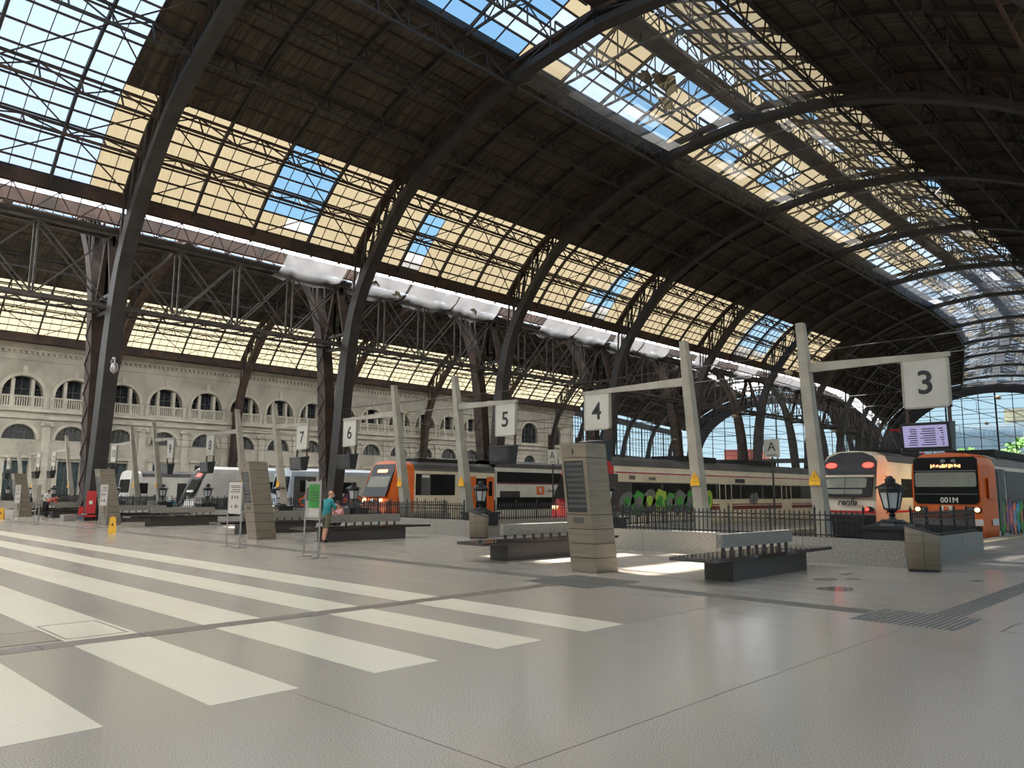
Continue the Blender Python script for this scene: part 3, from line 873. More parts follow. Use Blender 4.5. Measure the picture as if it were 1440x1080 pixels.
# --- glazed gable ends of the two halls
SE = SR(I1) + 2.5
for tc, nm, lb in ((0, 'wall_end', 'arched glazed end screen of the near hall'), (50, 'wall_end', 'arched glazed end screen of the far hall')):
    ge = thing(nm, lb, 'wall', kind='structure')
    HWO, ZB, ZA = 20.6, 10.9, 25.6
    top = lambda t_: ZB + (ZA - ZB) * math.sqrt(max(0, 1 - ((t_ - tc) / HWO) ** 2))
    rim = lambda t_: float(np.interp(abs(t_ - tc), [25 - p[0] for p in reversed(OUT)], [p[1] for p in reversed(OUT)]))
    n = 32
    ts = [tc - HWO * math.cos(PI * q / n) for q in range(n + 1)]
    MB().add([P(SE, t_, ZB) for t_ in ts] + [P(SE, t_, top(t_)) for t_ in ts], [(q, q + 1, n + 2 + q, n + 1 + q) for q in range(n)]).build('pane', 'clear_pane', ge)
    mu = MB()
    for q in range(1, 12):
        t_ = tc - HWO + 2 * HWO * q / 12
        mu.beam(P(SE - .1, t_, ZB if q % 3 else -.9), P(SE - .1, t_, top(t_)), .14 if q % 3 else .34, .2)
    for z in (13.0, 15.2, 17.4, 19.6, 21.8, 24.0):
        hw = HWO * math.sqrt(1 - ((z - ZB) / (ZA - ZB)) ** 2)
        mu.beam(P(SE - .1, tc - hw, z), P(SE - .1, tc + hw, z), .08, .08)
    mu.build('glazing_bar', 'iron', ge)
    tb = MB(); tb.beam(P(SE - .1, tc - 24.5, 10.3), P(SE - .1, tc + 24.5, 10.3), .5, 1.2); tb.build('transom', 'iron', ge)
    gp = MB()
    def edge(q):
        t_ = tc - 23.3 * math.cos(PI * q / n)
        return t_, rim(t_) + .2
    for q in range(n):
        (ta, za), (tb_, zb_) = edge(q), edge(q + 1)
        gp.add([P(SE, ts[q], top(ts[q])), P(SE, ts[q + 1], top(ts[q + 1])), P(SE, tb_, zb_), P(SE, ta, za)], [(0, 1, 2, 3)])
    for sg in (-1, 1):
        gp.add([P(SE, tc + sg * 20.6, ZB), P(SE, tc + sg * 24.5, ZB), P(SE, tc + sg * 23.3, 18.9)], [(0, 1, 2)])
        gp.add([P(SE, tc + sg * 20.6, ZB), P(SE, tc + sg * 22.6, 18.9), P(SE, tc + sg * 23.3, 19.2)], [(0, 1, 2)])
    gp.build('gable_panel', 'iron', ge)

# ================================================================== FLOOR
fl = thing('floor', 'polished grey terrazzo concourse floor with pale stripes', 'floor', kind='structure')
XB = 20.0
MB().box(-40, 11.35, -60, 9.30, -1.2, 0).build('floor_slab', 'terrazzo', fl)
MB().box(-40, 10.6, 9.62, 130, -1.2, 0).build('floor_slab', 'terrazzo', fl)
MB().box(11.35, XB, -60, 130, -1.2, 0).build('floor_slab', 'terrazzo', fl)
MB().box(10.6, 11.35, 9.62, 130, -1.2, 0).build('floor_slab', 'terrazzo', fl)
MB().box(-40, 11.35, 9.30, 9.62, -1.2, -.03).build('floor_channel', 'undergear', fl)
x = -8.0
while x < 11.0:                                     # the joint strip, stone by stone
    MB().box(x + .005, min(x + 1.05, 11.3), 9.305, 9.615, -.05, .002).build('joint_stone', 'floor_strip', fl); x += 1.055
# brown field between the stripes and the guiding strip
MB().box(8.24, 10.85, 6.02, 9.29, 0, .003).build('floor_field', 'terrazzo_brown', fl)
MB().box(8.24, 10.7, 9.63, 60, 0, .003).build('floor_field', 'terrazzo_brown', fl)
EDG = [-1.03, -.26, .52, 1.29, 2.07, 2.84, 3.61, 4.39, 5.15, 5.97, 6.68, 7.46, 8.22]
for a, b in zip(EDG[1::2], EDG[2::2]):
    pass
for a, b in [(-1.03, -.26), (.5, 2.07), (2.84, 3.61), (4.39, 5.15), (5.97, 6.68), (7.46, 8.22)]:
    if a == .5: a = 1.29
    MB().box(a, b, 6.03, 9.30, 0, .003).build('pale_stripe', 'terrazzo_white', fl)
    MB().box(a, b, 9.62, 75, 0, .003).build('pale_stripe', 'terrazzo_white', fl)
# guiding strips with ridges
def ridged(x0, x1, y0, y1, along, pitch=.075, name='tactile_strip'):
    o = MB().box(x0, x1, y0, y1, 0, .003).build(name, 'tactile', fl)
    r = MB()
    if along == 'x':
        y = y0 + pitch / 2
        while y < y1: r.box(x0, x1, y - .014, y + .014, .003, .010); y += pitch
    else:
        x = x0 + pitch / 2
        while x < x1: r.box(x - .014, x + .014, y0, y1, .003, .010); x += pitch
    tag(r.build('ridge', 'tactile_ridge', o), kind='stuff')
ridged(11.35, 11.75, 4.2, 60, 'y', .066)
ridged(10.75, 12.0, 2.9, 4.2, 'x', .075)
ridged(10.75, 12.3, 8.6, 10.2, 'x', .09)
ridged(12.0, 40.0, 3.15, 3.5, 'x', .06)
# inspection covers
def cover(x0, x1, y0, y1, mat, name='floor_cover'):
    o = MB().box(x0, x1, y0, y1, 0, .004).build(name, mat, fl)
    f = MB()
    for (a, b, c, d) in ((x0, x1, y0, y0 + .02), (x0, x1, y1 - .02, y1), (x0, x0 + .02, y0, y1), (x1 - .02, x1, y0, y1)): f.box(a, b, c, d, .004, .006)
    f.build('cover_rim', 'floor_strip', o)
cover(2.05, 2.84, 9.75, 10.6, 'terrazzo_brown'); cover(2.88, 3.55, 9.75, 10.9, 'terrazzo_white')
cover(11.1, 12.0, 1.9, 2.5, 'terrazzo')
for (a, b, c, d) in ((-20, 11.3, 3.42, 3.428), (11.9, XB, 16.77, 16.80), (3.5, 3.508, -20, 6.0), (11.9, XB, 31.87, 31.9), (11.9, XB, 46.97, 47.0)):
    MB().box(a, b, c, d, 0, .0012).build('floor_joint', 'floor_strip', fl)
# damp patches
for (x, y, rx, ry) in ((13.9, 5.6, .42, .30), (15.3, 6.35, .30, .22), (15.75, 6.0, .22, .12), (17.2, 4.2, .16, .12), (16.6, 6.45, .30, .10)):
    vs = [(x + rx * math.cos(2 * PI * k / 20) * rs.uniform(.75, 1.1), y + ry * math.sin(2 * PI * k / 20) * rs.uniform(.75, 1.1), .0025) for k in range(20)]
    MB().add(vs, [tuple(range(20))]).build('damp_patch', 'damp', fl)
# --- platforms and track beds
gd = MB().box(-300, 900, -400, 700, -1.3, -1.0).build('ground', 'track_bed'); tag(gd, 'ballast and ground under the tracks', 'ground', kind='structure')
U0 = [6.0 + 15.1 * k for k in range(6)]
TRK = [(u + 3.7, u + 8.0) for u in U0]
plat = [(-12.0, 7.95)] + [(U0[k] + 9.75, U0[k + 1] + 1.95) for k in range(5)] + [(U0[5] + 9.75, 98.8)]
for n, (y0, y1) in enumerate(plat):
    mb = MB(); ss = list(np.arange(27.0, 205, 8.0))
    head = (y0 if n == 0 else y0 - .25, y1 - 1.95 if n < 6 else y1)
    mb.box(XB, 27.0, head[0], head[1], -1.2, 0)
    for a, b in zip(ss[:-1], ss[1:]):
        mb.hexa([P(a, y0 - YC, -1.2), P(b, y0 - YC, -1.2), P(b, y1 - YC, -1.2), P(a, y1 - YC, -1.2), P(a, y0 - YC, 0), P(b, y0 - YC, 0), P(b, y1 - YC, 0), P(a, y1 - YC, 0)])
    pf = mb.build('platform', 'platform')
    tag(pf, 'platform between the tracks of one pair and the next', 'platform', kind='structure')
    ln = MB()
    for e_ in (y0 + .55, y1 - .65):
        for a, b in zip(ss[:-1], ss[1:]):
            ln.hexa([P(a, e_ - YC, 0), P(b, e_ - YC, 0), P(b, e_ + .12 - YC, 0), P(a, e_ + .12 - YC, 0), P(a, e_ - YC, .004), P(b, e_ - YC, .004), P(b, e_ + .12 - YC, .004), P(a, e_ + .12 - YC, .004)])
    ln.build('edge_line', 'yellow_line', pf)
for k, tr in enumerate(TRK):
    for y in tr:
        mb = MB()
        for g_ in (-.83, .83):
            for a in np.arange(24, 205, 10.0):
                mb.beam(P(a, y + g_ - YC, -.93), P(a + 10, y + g_ - YC, -.93), .07, .14)
        tag(mb.build('rail_track', 'rail_steel'), 'pair of steel rails between the platforms', 'rails', 'tracks', 'structure')

# ================================================================== BARRIERS, RAILINGS, LANTERNS
ORD = ['first', 'second', 'third', 'fourth', 'fifth', 'sixth']
TN = [('three', 'four'), ('five', 'six'), ('seven', 'eight'), ('nine', 'ten'), ('eleven', 'twelve'), ('thirteen', 'fourteen')]
picket = MB().box(-.012, .012, -.012, .012, 0, .56)
picket.add([(-.02, -.02, .58), (.02, -.02, .58), (.02, .02, .58), (-.02, .02, .58), (0, 0, .55), (0, 0, .68)], [(0, 1, 5), (1, 2, 5), (2, 3, 5), (3, 0, 5), (1, 0, 4), (2, 1, 4), (3, 2, 4), (0, 3, 4)])
PICKET = picket.mesh('picket', 'cast_iron')
fpost = MB().box(-.02, .02, -.02, .02, 0, .64).lathe([(.012, .64), (.032, .67), (.036, .70), (.018, .74), (.005, .79)], n=8)
FPOST = fpost.mesh('railing_post', 'cast_iron')
SCROLL = MB().tube([(0, .06 * math.cos(t_), .48 + .045 * math.sin(t_)) for t_ in np.linspace(0, 2 * PI, 9)], .008, 4, False).mesh('scroll', 'cast_iron')
def XW_(k): return 18.9 if k == 0 else 19.8
for k, u in enumerate(U0):
    xw = XW_(k); a, b = TN[k]
    wl_ = thing('barrier_wall', 'low granite wall closing off the ends of tracks %s and %s' % (a, b), 'wall', (xw, u + 4.75, 0), 0, 'low walls at the track heads')
    x0 = 0.0
    for q in range(4):
        y0 = -4.75 + 9.5 * q / 4
        MB().box(0, .35, y0 + .006, y0 + 9.5 / 4 - .006, 0, .6).build('stone_block', 'granite', wl_)
    for sy in (-1, 1):
        for q in range(3):
            xa = .36 + 6.3 * q / 3
            yy = (-4.75, -4.40) if sy < 0 else (4.40, 4.75)
            MB().box(xa + .006, xa + 2.1 - .006, yy[0], yy[1], 0, .6).build('stone_block', 'granite', wl_)
    rl = thing('iron_railing', 'black wrought iron railing on the low wall of tracks %s and %s' % (a, b), 'railing', (xw, u + 4.75, .6), 0, 'iron railings at the track heads')
    r = MB()
    runs = [((.18, -3.8), (.18, 4.0)), ((1.05, -4.58), (6.6, -4.58)), ((1.05, 4.58), (6.6 if k != 3 else 4.4, 4.58))]
    for (p, q) in runs:
        for z in (.06, .42, .54): r.beam((p[0], p[1], z), (q[0], q[1], z), .03, .03)
    r.build('rail', 'cast_iron', rl)
    pk = MB()
    for (p, q) in runs:
        p, q = Vector((p[0], p[1], 0)), Vector((q[0], q[1], 0)); L_ = (q - p).length; n = int(L_ / .13)
        for j in range(n + 1):
            c = p.lerp(q, j / n)
            if j % 9 == 0:
                link('railing_post', FPOST, rl, tuple(c))
            elif k < 2:
                link('picket', PICKET, rl, tuple(c))
            else:
                pk.box(c.x - .012, c.x + .012, c.y - .012, c.y + .012, 0, .64)
        if k < 2 and p.x == q.x:
            for j in range(0, n, 3):
                c = p.lerp(q, (j + .5) / n)
                link('scroll', SCROLL, rl, tuple(c))
    if pk.f: tag(pk.build('picket', 'cast_iron', rl), kind='stuff')
# --- lanterns
def lantern(loc, label):
    t = thing('lantern_lamp', label, 'lantern', loc, 0, 'black lanterns on pedestals')
    p = MB().box(-.48, .48, -.48, .48, 0, .42); p.box(-.54, .54, -.54, .54, .42, .50); p.lathe([(.44, .50), (.40, .56), (.28, .60), (.24, .64)], n=8, ph=PI / 8)
    p.build('pedestal', 'cast_iron', t)
    up = len(KIDS[t.name])
    st = MB().lathe([(.13, .64), (.07, .72), (.10, .78), (.06, .84), (.16, .92), (.20, .95)], n=10); st.build('stem', 'cast_iron', t)
    for q in range(6):
        a0, a1 = PI / 3 * q, PI / 3 * (q + 1)
        f = lambda r, a_, z: (r * math.cos(a_), r * math.sin(a_), z)
        MB().add([f(.2, a0, .97), f(.2, a1, .97), f(.30, a1, 1.42), f(.30, a0, 1.42)], [(0, 1, 2, 3)]).build('pane', 'lantern_glass', t)
    cg = MB()
    for q in range(6):
        a0 = PI / 3 * q
        cg.beam((.2 * math.cos(a0), .2 * math.sin(a0), .95), (.31 * math.cos(a0), .31 * math.sin(a0), 1.43), .035, .035)
    cg.lathe([(.22, .93), (.22, .98)], n=6); cg.lathe([(.32, 1.42), (.34, 1.52), (.33, 1.55)], n=6)
    cg.build('cage', 'cast_iron', t)
    rf = MB().lathe([(.44, 1.53), (.43, 1.56), (.2, 1.68), (.14, 1.70), (.15, 1.80), (.11, 1.82), (.05, 1.90)], n=12); rf.build('lantern_roof', 'cast_iron', t)
    for c_ in KIDS[t.name][up:]:
        c_.scale = (.82, .82, .82); c_.location = (0, 0, .11)
    return t
for k, u in enumerate(U0):
    xw = XW_(k); a, b = TN[k]
    lantern((xw + .55, u + .42, .42), 'black lantern on its pedestal at the track %s corner of the barrier' % a)
    lantern((xw + .55, u + 8.9, .42), 'black lantern on its pedestal at the track %s corner of the barrier' % b)
# --- litter bins
def bin_(loc, label, rz):
    t = thing('litter_bin', label, 'bin', loc, rz, 'steel litter bins')
    n = 20; out = [(.24 * (1 if abs(math.cos(a)) < 1 else 1) * math.copysign(abs(math.cos(a)) ** .6, math.cos(a)), .33 * math.copysign(abs(math.sin(a)) ** .6, math.sin(a))) for a in [2 * PI * q / n for q in range(n)]]
    mb = MB(); mb.add([(x * 1, y, .05) for x, y in out] + [(x * 1.06, y * 1.06, .86 + .10 * (y / .33)) for x, y in out], [tuple(reversed(range(n)))] + [(q, (q + 1) % n, n + (q + 1) % n, n + q) for q in range(n)])
    mb.build('bin_body', 'brushed_steel', t, True)
    lid = MB(); lid.add([(x * 1.06, y * 1.06, .86 + .10 * (y / .33)) for x, y in out] + [(x * 1.06, y * 1.06, .90 + .10 * (y / .33)) for x, y in out], [tuple(range(n, 2 * n))] + [(q, (q + 1) % n, n + (q + 1) % n, n + q) for q in range(n)])
    lid.build('bin_lid', 'granite_dark', t)
    MB().lathe([(.10, .0), (.10, .012)], (.0, 0, .902), 14).build('lid_opening', 'black_plastic', t)
    pb = MB(); pb.add([(x * .96, y * .96, 0) for x, y in out] + [(x * .96, y * .96, .05) for x, y in out], [tuple(reversed(range(n)))] + [(q, (q + 1) % n, n + (q + 1) % n, n + q) for q in range(n)])
    pb.build('plinth', 'black_plastic', t)
    sm = MB().box(-.256, -.25, -.004, .004, .05, .86); sm.build('seam', 'granite_dark', t)
for k in range(4):
    u = U0[k]
    bin_((XW_(k) - .38, u - .48, 0), 'brushed steel litter bin at the barrier corner beside track %s' % TN[k][0], 0.35)

# ================================================================== BENCHES
def bench(x0, y0, label, L_=3.25):
    t = thing('granite_bench', label, 'bench', (x0, y0, 0), 0, 'granite benches on the concourse')
    MB().box(0, L_, 0, .62, 0, .40).build('bench_base', 'granite_dark', t)
    MB().box(-.95, L_ + 1.05, -.14, .80, .40, .47).build('seat_slab', 'granite_polished', t)
    MB().box(.12, L_ - .05, .28, .40, .60, .86).build('backrest', 'granite', t)
    for q in range(9):
        x = .25 + (L_ - .5) * q / 8
        MB().box(x - .025, x + .025, .31, .37, .47, .60).build('backrest_post', 'granite_dark', t)
    return t
BN = ['granite bench closest to the camera, in front of the sunlit floor', 'granite bench half hidden behind the nearest leaning totem',
      'granite bench where the woman in pink sits', 'granite bench half hidden behind the second leaning totem',
      'granite bench between the second and third totems', 'granite bench partly behind the third totem', 'granite bench beside the bending person in red', 'farthest granite bench at the left edge']
n_ = 0
for k in range(4):
    for dy in (7.4, 13.4):
        if n_ >= 8: break
        bench(13.6 if k == 0 else 14.3, dy + 15.1 * k, BN[n_]); n_ += 1

# ================================================================== LEANING INFORMATION TOTEMS
def totem(loc, label):
    t = thing('information_totem', label, 'totem', loc, 0, 'leaning steel totems')
    W, D, H, lean, leany = .74, .68, 2.68, -.50, -.12
    def C_(z, g=0.0):
        ox, oy = lean * z / H, leany * z / H; w_ = W - .06 * z / H
        return [(ox + g, oy + g, z), (ox + w_ - g, oy + g, z), (ox + w_ - g, oy + D - g, z), (ox + g, oy + D - g, z)]
    core = MB().hexa(C_(0.0, .012) + C_(H - .01, .012)); core.build('core', 'black_plastic', t)
    zs = [0, .30, .60, .90, 1.20, 2.38, H]
    for q in range(6):
        a, b = zs[q] + .007, zs[q + 1] - .007
        if q == 4:        # course with the recessed display: three sides and a frame
            A, B = C_(a), C_(b); g = .012
            side = MB()
            side.hexa([A[0], A[1], Vector(A[1]) + Vector((0, g, 0)), Vector(A[0]) + Vector((0, g, 0)), B[0], B[1], Vector(B[1]) + Vector((0, g, 0)), Vector(B[0]) + Vector((0, g, 0))])
            side.hexa([Vector(A[3]) - Vector((0, g, 0)), Vector(A[2]) - Vector((0, g, 0)), A[2], A[3], Vector(B[3]) - Vector((0, g, 0)), Vector(B[2]) - Vector((0, g, 0)), B[2], B[3]])
            side.hexa([Vector(A[1]) - Vector((g, 0, 0)), A[1], A[2], Vector(A[2]) - Vector((g, 0, 0)), Vector(B[1]) - Vector((g, 0, 0)), B[1], B[2], Vector(B[2]) - Vector((g, 0, 0))])
            side.build('cladding_course', 'brushed_steel', t)
            fr = MB(); f = lambda yy, z, dx=0: (lean * z / H + dx, leany * z / H + yy, z)
            def strip(y0, y1, z0, z1): fr.hexa([f(y0, z0, -.006), f(y0, z0, .02), f(y1, z0, .02), f(y1, z0, -.006), f(y0, z1, -.006), f(y0, z1, .02), f(y1, z1, .02), f(y1, z1, -.006)])
            strip(0.0, .10, a, b); strip(D - .06, D, a, b); strip(.10, D - .06, b - .06, b); strip(.10, D - .06, a, a + .04)
            fr.build('display_frame', 'brushed_steel', t)
            sc = MB().hexa([f(.10, a + .04, .008), f(.10, a + .04, .012), f(D - .06, a + .04, .012), f(D - .06, a + .04, .008), f(.10, b - .06, .008), f(.10, b - .06, .012), f(D - .06, b - .06, .012), f(D - .06, b - .06, .008)])
            so = sc.build('display', 'screen_off', t)
            for r_ in range(9):
                z = a + .14 + r_ * .11
                MB().hexa([f(.13, z, .006), f(.13, z, .0085), f(D - .09, z, .0085), f(D - .09, z, .006), f(.13, z + .05, .006), f(.13, z + .05, .0085), f(D - .09, z + .05, .0085), f(D - .09, z + .05, .006)]).build('timetable_line', 'grey_paint', so)
        else:
            MB().hexa(C_(a) + C_(b)).build('cladding_course', 'brushed_steel', t)
    f = lambda yy, z, dx=0: (lean * z / H + dx, leany * z / H + yy, z)
    MB().hexa([f(.22, 1.02, -.006), f(.22, 1.02, .004), f(.5, 1.02, .004), f(.5, 1.02, -.006), f(.22, 1.14, -.006), f(.22, 1.14, .004), f(.5, 1.14, .004), f(.5, 1.14, -.006)]).build('info_plate', 'grey_paint', t)
    tx = text('i', .26, 'sign_text', t, f(.36, 2.53, -.008), (PI / 2, 0, -PI / 2))
    link('lettering', text_mesh('i', .22, 'sign_text'), t, (.28, leany * 2.53 / H - .008, 2.53), FACE_MY)
    return t
for k in range(4):
    totem(((12.9, 10.12, 0), (13.15, 25.1, 0), (13.2, 40.2, 0), (13.3, 56.0, 0))[k], ['leaning steel totem closest to the camera, with a dark display', 'leaning steel totem behind the white notice stand', 'leaning steel totem with the yellow floor sign at its foot', 'farthest leaning steel totem at the left edge'][k])

# ================================================================== PLATFORM NUMBER SIGNS
tri = MB()
def number_sign(num, y, side, label, lit=False):
    XP = 20.55
    t = thing('platform_sign', label, 'sign', (XP, y, 0), 0, 'platform number signs')
    lx = -.85 / 5.6
    def X_(z): return lx * (z - .6)
    po = MB()
    def sec(z, w, d): return [(X_(z) - d / 2, -w / 2, z), (X_(z) + d / 2, -w / 2, z), (X_(z) + d / 2, w / 2, z), (X_(z) - d / 2, w / 2, z)]
    po.hexa(sec(.0, .34, .40) + sec(4.9, .25, .26)); po.hexa(sec(4.9, .25, .26) + sec(6.15, .20, .20))
    po.build('sign_post', 'painted_post', t)
    xa = X_(4.95) - .02
    L0 = (3.47 if num == '3' else 3.25) if side < 0 else 3.95
    ar = MB(); ar.hexa([(xa - .06, side * .1, 4.83), (xa + .06, side * .1, 4.83), (xa + .05, side * L0, 4.87), (xa - .05, side * L0, 4.87), (xa - .06, side * .1, 5.08), (xa + .06, side * .1, 5.08), (xa + .05, side * L0, 4.98), (xa - .05, side * L0, 4.98)])
    ar.build('sign_arm', 'painted_post', t)
    e0, e1 = (L0 - 1.08, L0 - .04)
    ya, yb = sorted((side * e0, side * e1))
    yc = (ya + yb) / 2
    MB().box(xa - .05, xa + .05, ya + .04, yb - .04, 3.72, 4.84).build('sign_board', 'sign_face', t)
    fr = MB()
    for (a, b, c, d) in ((ya, ya + .04, 3.68, 4.86), (yb - .04, yb, 3.68, 4.86), (ya, yb, 3.68, 3.72), (ya, yb, 4.84, 4.87)): fr.box(xa - .06, xa + .06, a, b, c, d)
    fr.build('sign_frame', 'painted_post', t)
    text(num, .78, 'sign_text', t, (xa - .056, yc, 4.27), FACE_MX, bold=.012)
    hg = MB()
    for yy in (ya + .06, yb - .06): hg.box(xa - .03, xa + .03, yy - .035, yy + .035, 3.1, 3.7)
    hg.build('hanger', 'iron_rust', t)
    # departure monitor, tilted down
    mo = MB().hexa([(xa - .30, ya - .02, 2.68), (xa - .02, ya - .02, 2.66), (xa - .02, yb + .02, 2.66), (xa - .30, yb + .02, 2.68), (xa - .38, ya - .02, 3.30), (xa + .10, ya - .02, 3.36), (xa + .10, yb + .02, 3.36), (xa - .38, yb + .02, 3.30)])
    mo_ = mo.build('monitor', 'black_plastic', t)
    q = lambda yy, z: (xa - .305 - .08 * (z - 2.68) / .62, yy, z)
    sc = MB().add([q(ya + .05, 2.75), q(yb - .05, 2.75), q(yb - .05, 3.25), q(ya + .05, 3.25)], [(3, 2, 1, 0)])
    so = sc.build('screen', 'screen_lit' if lit else 'screen_off', mo_)
    if lit:
        for r_ in range(8):
            z = 2.79 + r_ * .052
            for c0, c1 in ((.08, .2), (.26, .62), (.68, .9)):
                y0, y1 = ya + .05 + (yb - ya - .1) * c0, ya + .05 + (yb - ya - .1) * (c1 - rs.uniform(0, .1))
                pq = lambda yy, zz: (q(yy, zz)[0] - .003, yy, zz)
                MB().add([pq(y0, z), pq(y1, z), pq(y1, z + .022), pq(y0, z + .022)], [(3, 2, 1, 0)]).build('screen_line', 'screen_line', mo_)
    # electrical warning plate
    wz = 2.0; wx = X_(wz) - .22
    MB().prism([(-.16, 0), (.16, 0), (0, .28)], lambda u, v, w: (wx + .03 * 0 + w, -u, wz + v), .01).build('warning_plate', 'yellow', t)
    MB().box(wx - .001, wx + .009, -.15, .15, wz - .12, wz - .01).build('warning_plate', 'yellow', t)
    MB().prism([(-.02, .06), (.02, .12), (.0, .12), (.03, .2), (-.02, .13), (.0, .13)], lambda u, v, w: (wx - .004 + w, -u, wz + v), .004).build('warning_symbol', 'sign_text', t)
    return t
PY = [(8.52, 12.1), (22.4, 26.3), (36.5, 40.6), (52.4, 56.4), (66.6, 70.8), (81.4, 85.6)]
for k, (ya, yb) in enumerate(PY):
    n1, n2 = str(3 + 2 * k), str(4 + 2 * k)
    number_sign(n1, ya, -1, 'platform number %s board and monitor on a tall leaning post' % TN[k][0], k == 0)
    number_sign(n2, yb, 1, 'platform number %s board and monitor on a tall leaning post' % TN[k][1])
def a_sign(x, y, label):
    t = thing('platform_letter_sign', label, 'sign', (x, y, 0), 0, 'letter A signs')
    MB().tube([(0, 0, 0), (0, 0, 3.6)], .05, 10).build('sign_pole', 'iron', t)
    MB().box(-.06, .02, -.4, .4, 3.5, 4.42).build('sign_board', 'sign_face', t)
    text('A', .66, 'sign_text', t, (-.065, 0, 4.02), FACE_MX)
    MB().box(-.066, -.06, -.28, .28, 3.58, 3.64).build('sign_bar', 'g_grey', t)
a_sign(37.5, 18.0, 'letter A sign on a pole in front of the red and cream train')
a_sign(37.6, 33.0, 'letter A sign on a pole beside the nearest totem')

# ================================================================== NOTICE STANDS, FLOOR SIGNS, RAMP
def stand(x, y, w, label, mat='paper', rz=0.0, H=1.95, group='notice stands'):
    t = thing('notice_stand', label, 'stand', (x, y, 0), rz, group)
    for yy in (-w / 2, w / 2):
        MB().tube([(0, yy, .01), (0, yy, H)], .022, 8).build('stand_post', 'steel_light', t)
        MB().box(-.22, .22, yy - .035, yy + .035, 0, .012).build('foot', 'iron', t)
    cr = MB()
    for z in (.95, .38 if mat != 'paper' else .95): cr.beam((0, -w / 2, z), (0, w / 2, z), .03, .03)
    cr.build('crossbar', 'steel_light', t)
    p = MB().box(-.012, .012, -w / 2 + .03, w / 2 - .03, .98, H - .04).build('notice_board', 'paper' if mat == 'paper' else 'steel_light', t)
    if mat == 'paper':
        for r_, z in enumerate((1.80, 1.75, 1.68, 1.62)):
            MB().box(-.015, -.012, -w / 2 + .1, w / 2 - .12 - .05 * (r_ % 3), z, z + .022).build('print_line', 'sign_text', p)
        for (yy, z, h_) in ((.16, 1.42, .12), (0, 1.43, .10), (-.14, 1.43, .10), (.16, 1.16, .08), (-.05, 1.15, .13), (-.16, 1.17, .08)):
            yy *= w / .75
            MB().prism([(-.035, 0), (.035, 0), (.03, h_ * .6), (0, h_), (-.03, h_ * .6)], lambda u, v, q: (-.015 + q, yy + u, z + v), .003).build('pictogram', 'sign_text', p)
    else:
        MB().box(-.016, -.012, -w / 2 + .05, w / 2 - .16, 1.24, H - .12).build('poster', 'poster_green', p)
        MB().box(-.016, -.012, -w / 2 + .05, w / 2 - .22, 1.03, 1.22).build('poster', 'paper', p)
        MB().box(-.016, -.012, w / 2 - .14, w / 2 - .05, 1.42, 1.75).build('poster', 'granite_dark', p)
        for r_ in range(4): MB().box(-.019, -.016, -w / 2 + .08, w / 2 - .26, 1.62 - .07 * r_, 1.64 - .07 * r_).build('print_line', 'sign_text', p)
stand(10.87, 22.2, .85, 'white printed notice on a steel stand before the second totem')
stand(10.64, 17.47, .70, 'steel stand with a green poster in front of the standing man', 'green')
stand(12.2, 37.6, .62, 'white notice stand against the third totem', rz=.15)
stand(10.85, 42.5, .62, 'narrow notice stand left of the third totem', rz=-.5)
stand(10.9, 46.4, .66, 'notice stand in front of the farthest totem', rz=.1)
def wet_sign(x, y, rz, label):
    t = thing('wet_floor_sign', label, 'floor sign', (x, y, 0), rz, 'yellow floor signs')
    for sg in (-1, 1):
        MB().hexa([(sg * .20, -.15, 0), (sg * .18, -.15, 0), (sg * .18, .15, 0), (sg * .20, .15, 0), (sg * .03, -.10, .62), (sg * .01, -.10, .62), (sg * .01, .10, .62), (sg * .03, .10, .62)]).build('sign_leaf', 'yellow', t)
    MB().prism([(-.05, .30), (.05, .30), (0, .42)], lambda u, v, w: (-.205 + v * .274 + .0 + w, u, v), .004).build('warning_symbol', 'sign_text', t)
    MB().box(-.03, .03, -.03, .03, .60, .66).build('handle', 'yellow', t)
wet_sign(10.9, 32.4, 1.25, 'yellow wet floor sign in front of the third totem')
wet_sign(11.4, 51.6, 1.1, 'yellow wet floor sign at the far left edge')
rp = thing('boarding_ramp', 'red folded boarding ramp parked against the roof column', 'ramp', (14.35, 46.2, 0), 1.2)
rp.scale = (.62, .55, .78)
MB().prism([(-.42, .5), (.42, .5), (.42, 1.95), (.34, 2.08), (-.34, 2.08), (-.42, 1.95)], lambda u, v, w: (.0 + w + .12 * v, u, v), .06).build('ramp_plate', 'red_paint', rp)
lg = MB()
for y in (-.40, .40): lg.tube([(.05, y, .05), (.32, y, 2.1)], .03, 8)
lg.build('ramp_rail', 'red_paint', rp)
for (y0, y1) in ((-.5, -.3), (.3, .5)): MB().tube([(.1, y0, .14), (.1, y1, .14)], .14, 14).build('wheel', 'black_plastic', rp)
MB().box(-.6, .6, -.5, .5, .28, .40).build('ramp_bed', 'red_paint', rp)
MB().prism([(-.25, .4), (.25, .4), (.2, 1.0), (-.2, 1.0)], lambda u, v, w: (-.62 + w, u + .75, v), .5).build('ramp_box', 'red_paint', rp)
MB().box(.0, .02, -.16, .16, 1.15, 1.4).build('ramp_label', 'cream_paint', rp)
st_ = MB().box(-.5, .5, -.35, .35, 0, .42).build('stone_block', 'granite'); st_.location = (13.45, 46.8, 0); st_.scale = (.6, 1, .8)
tag(st_, 'short granite block beside the red boarding ramp', 'stone block')

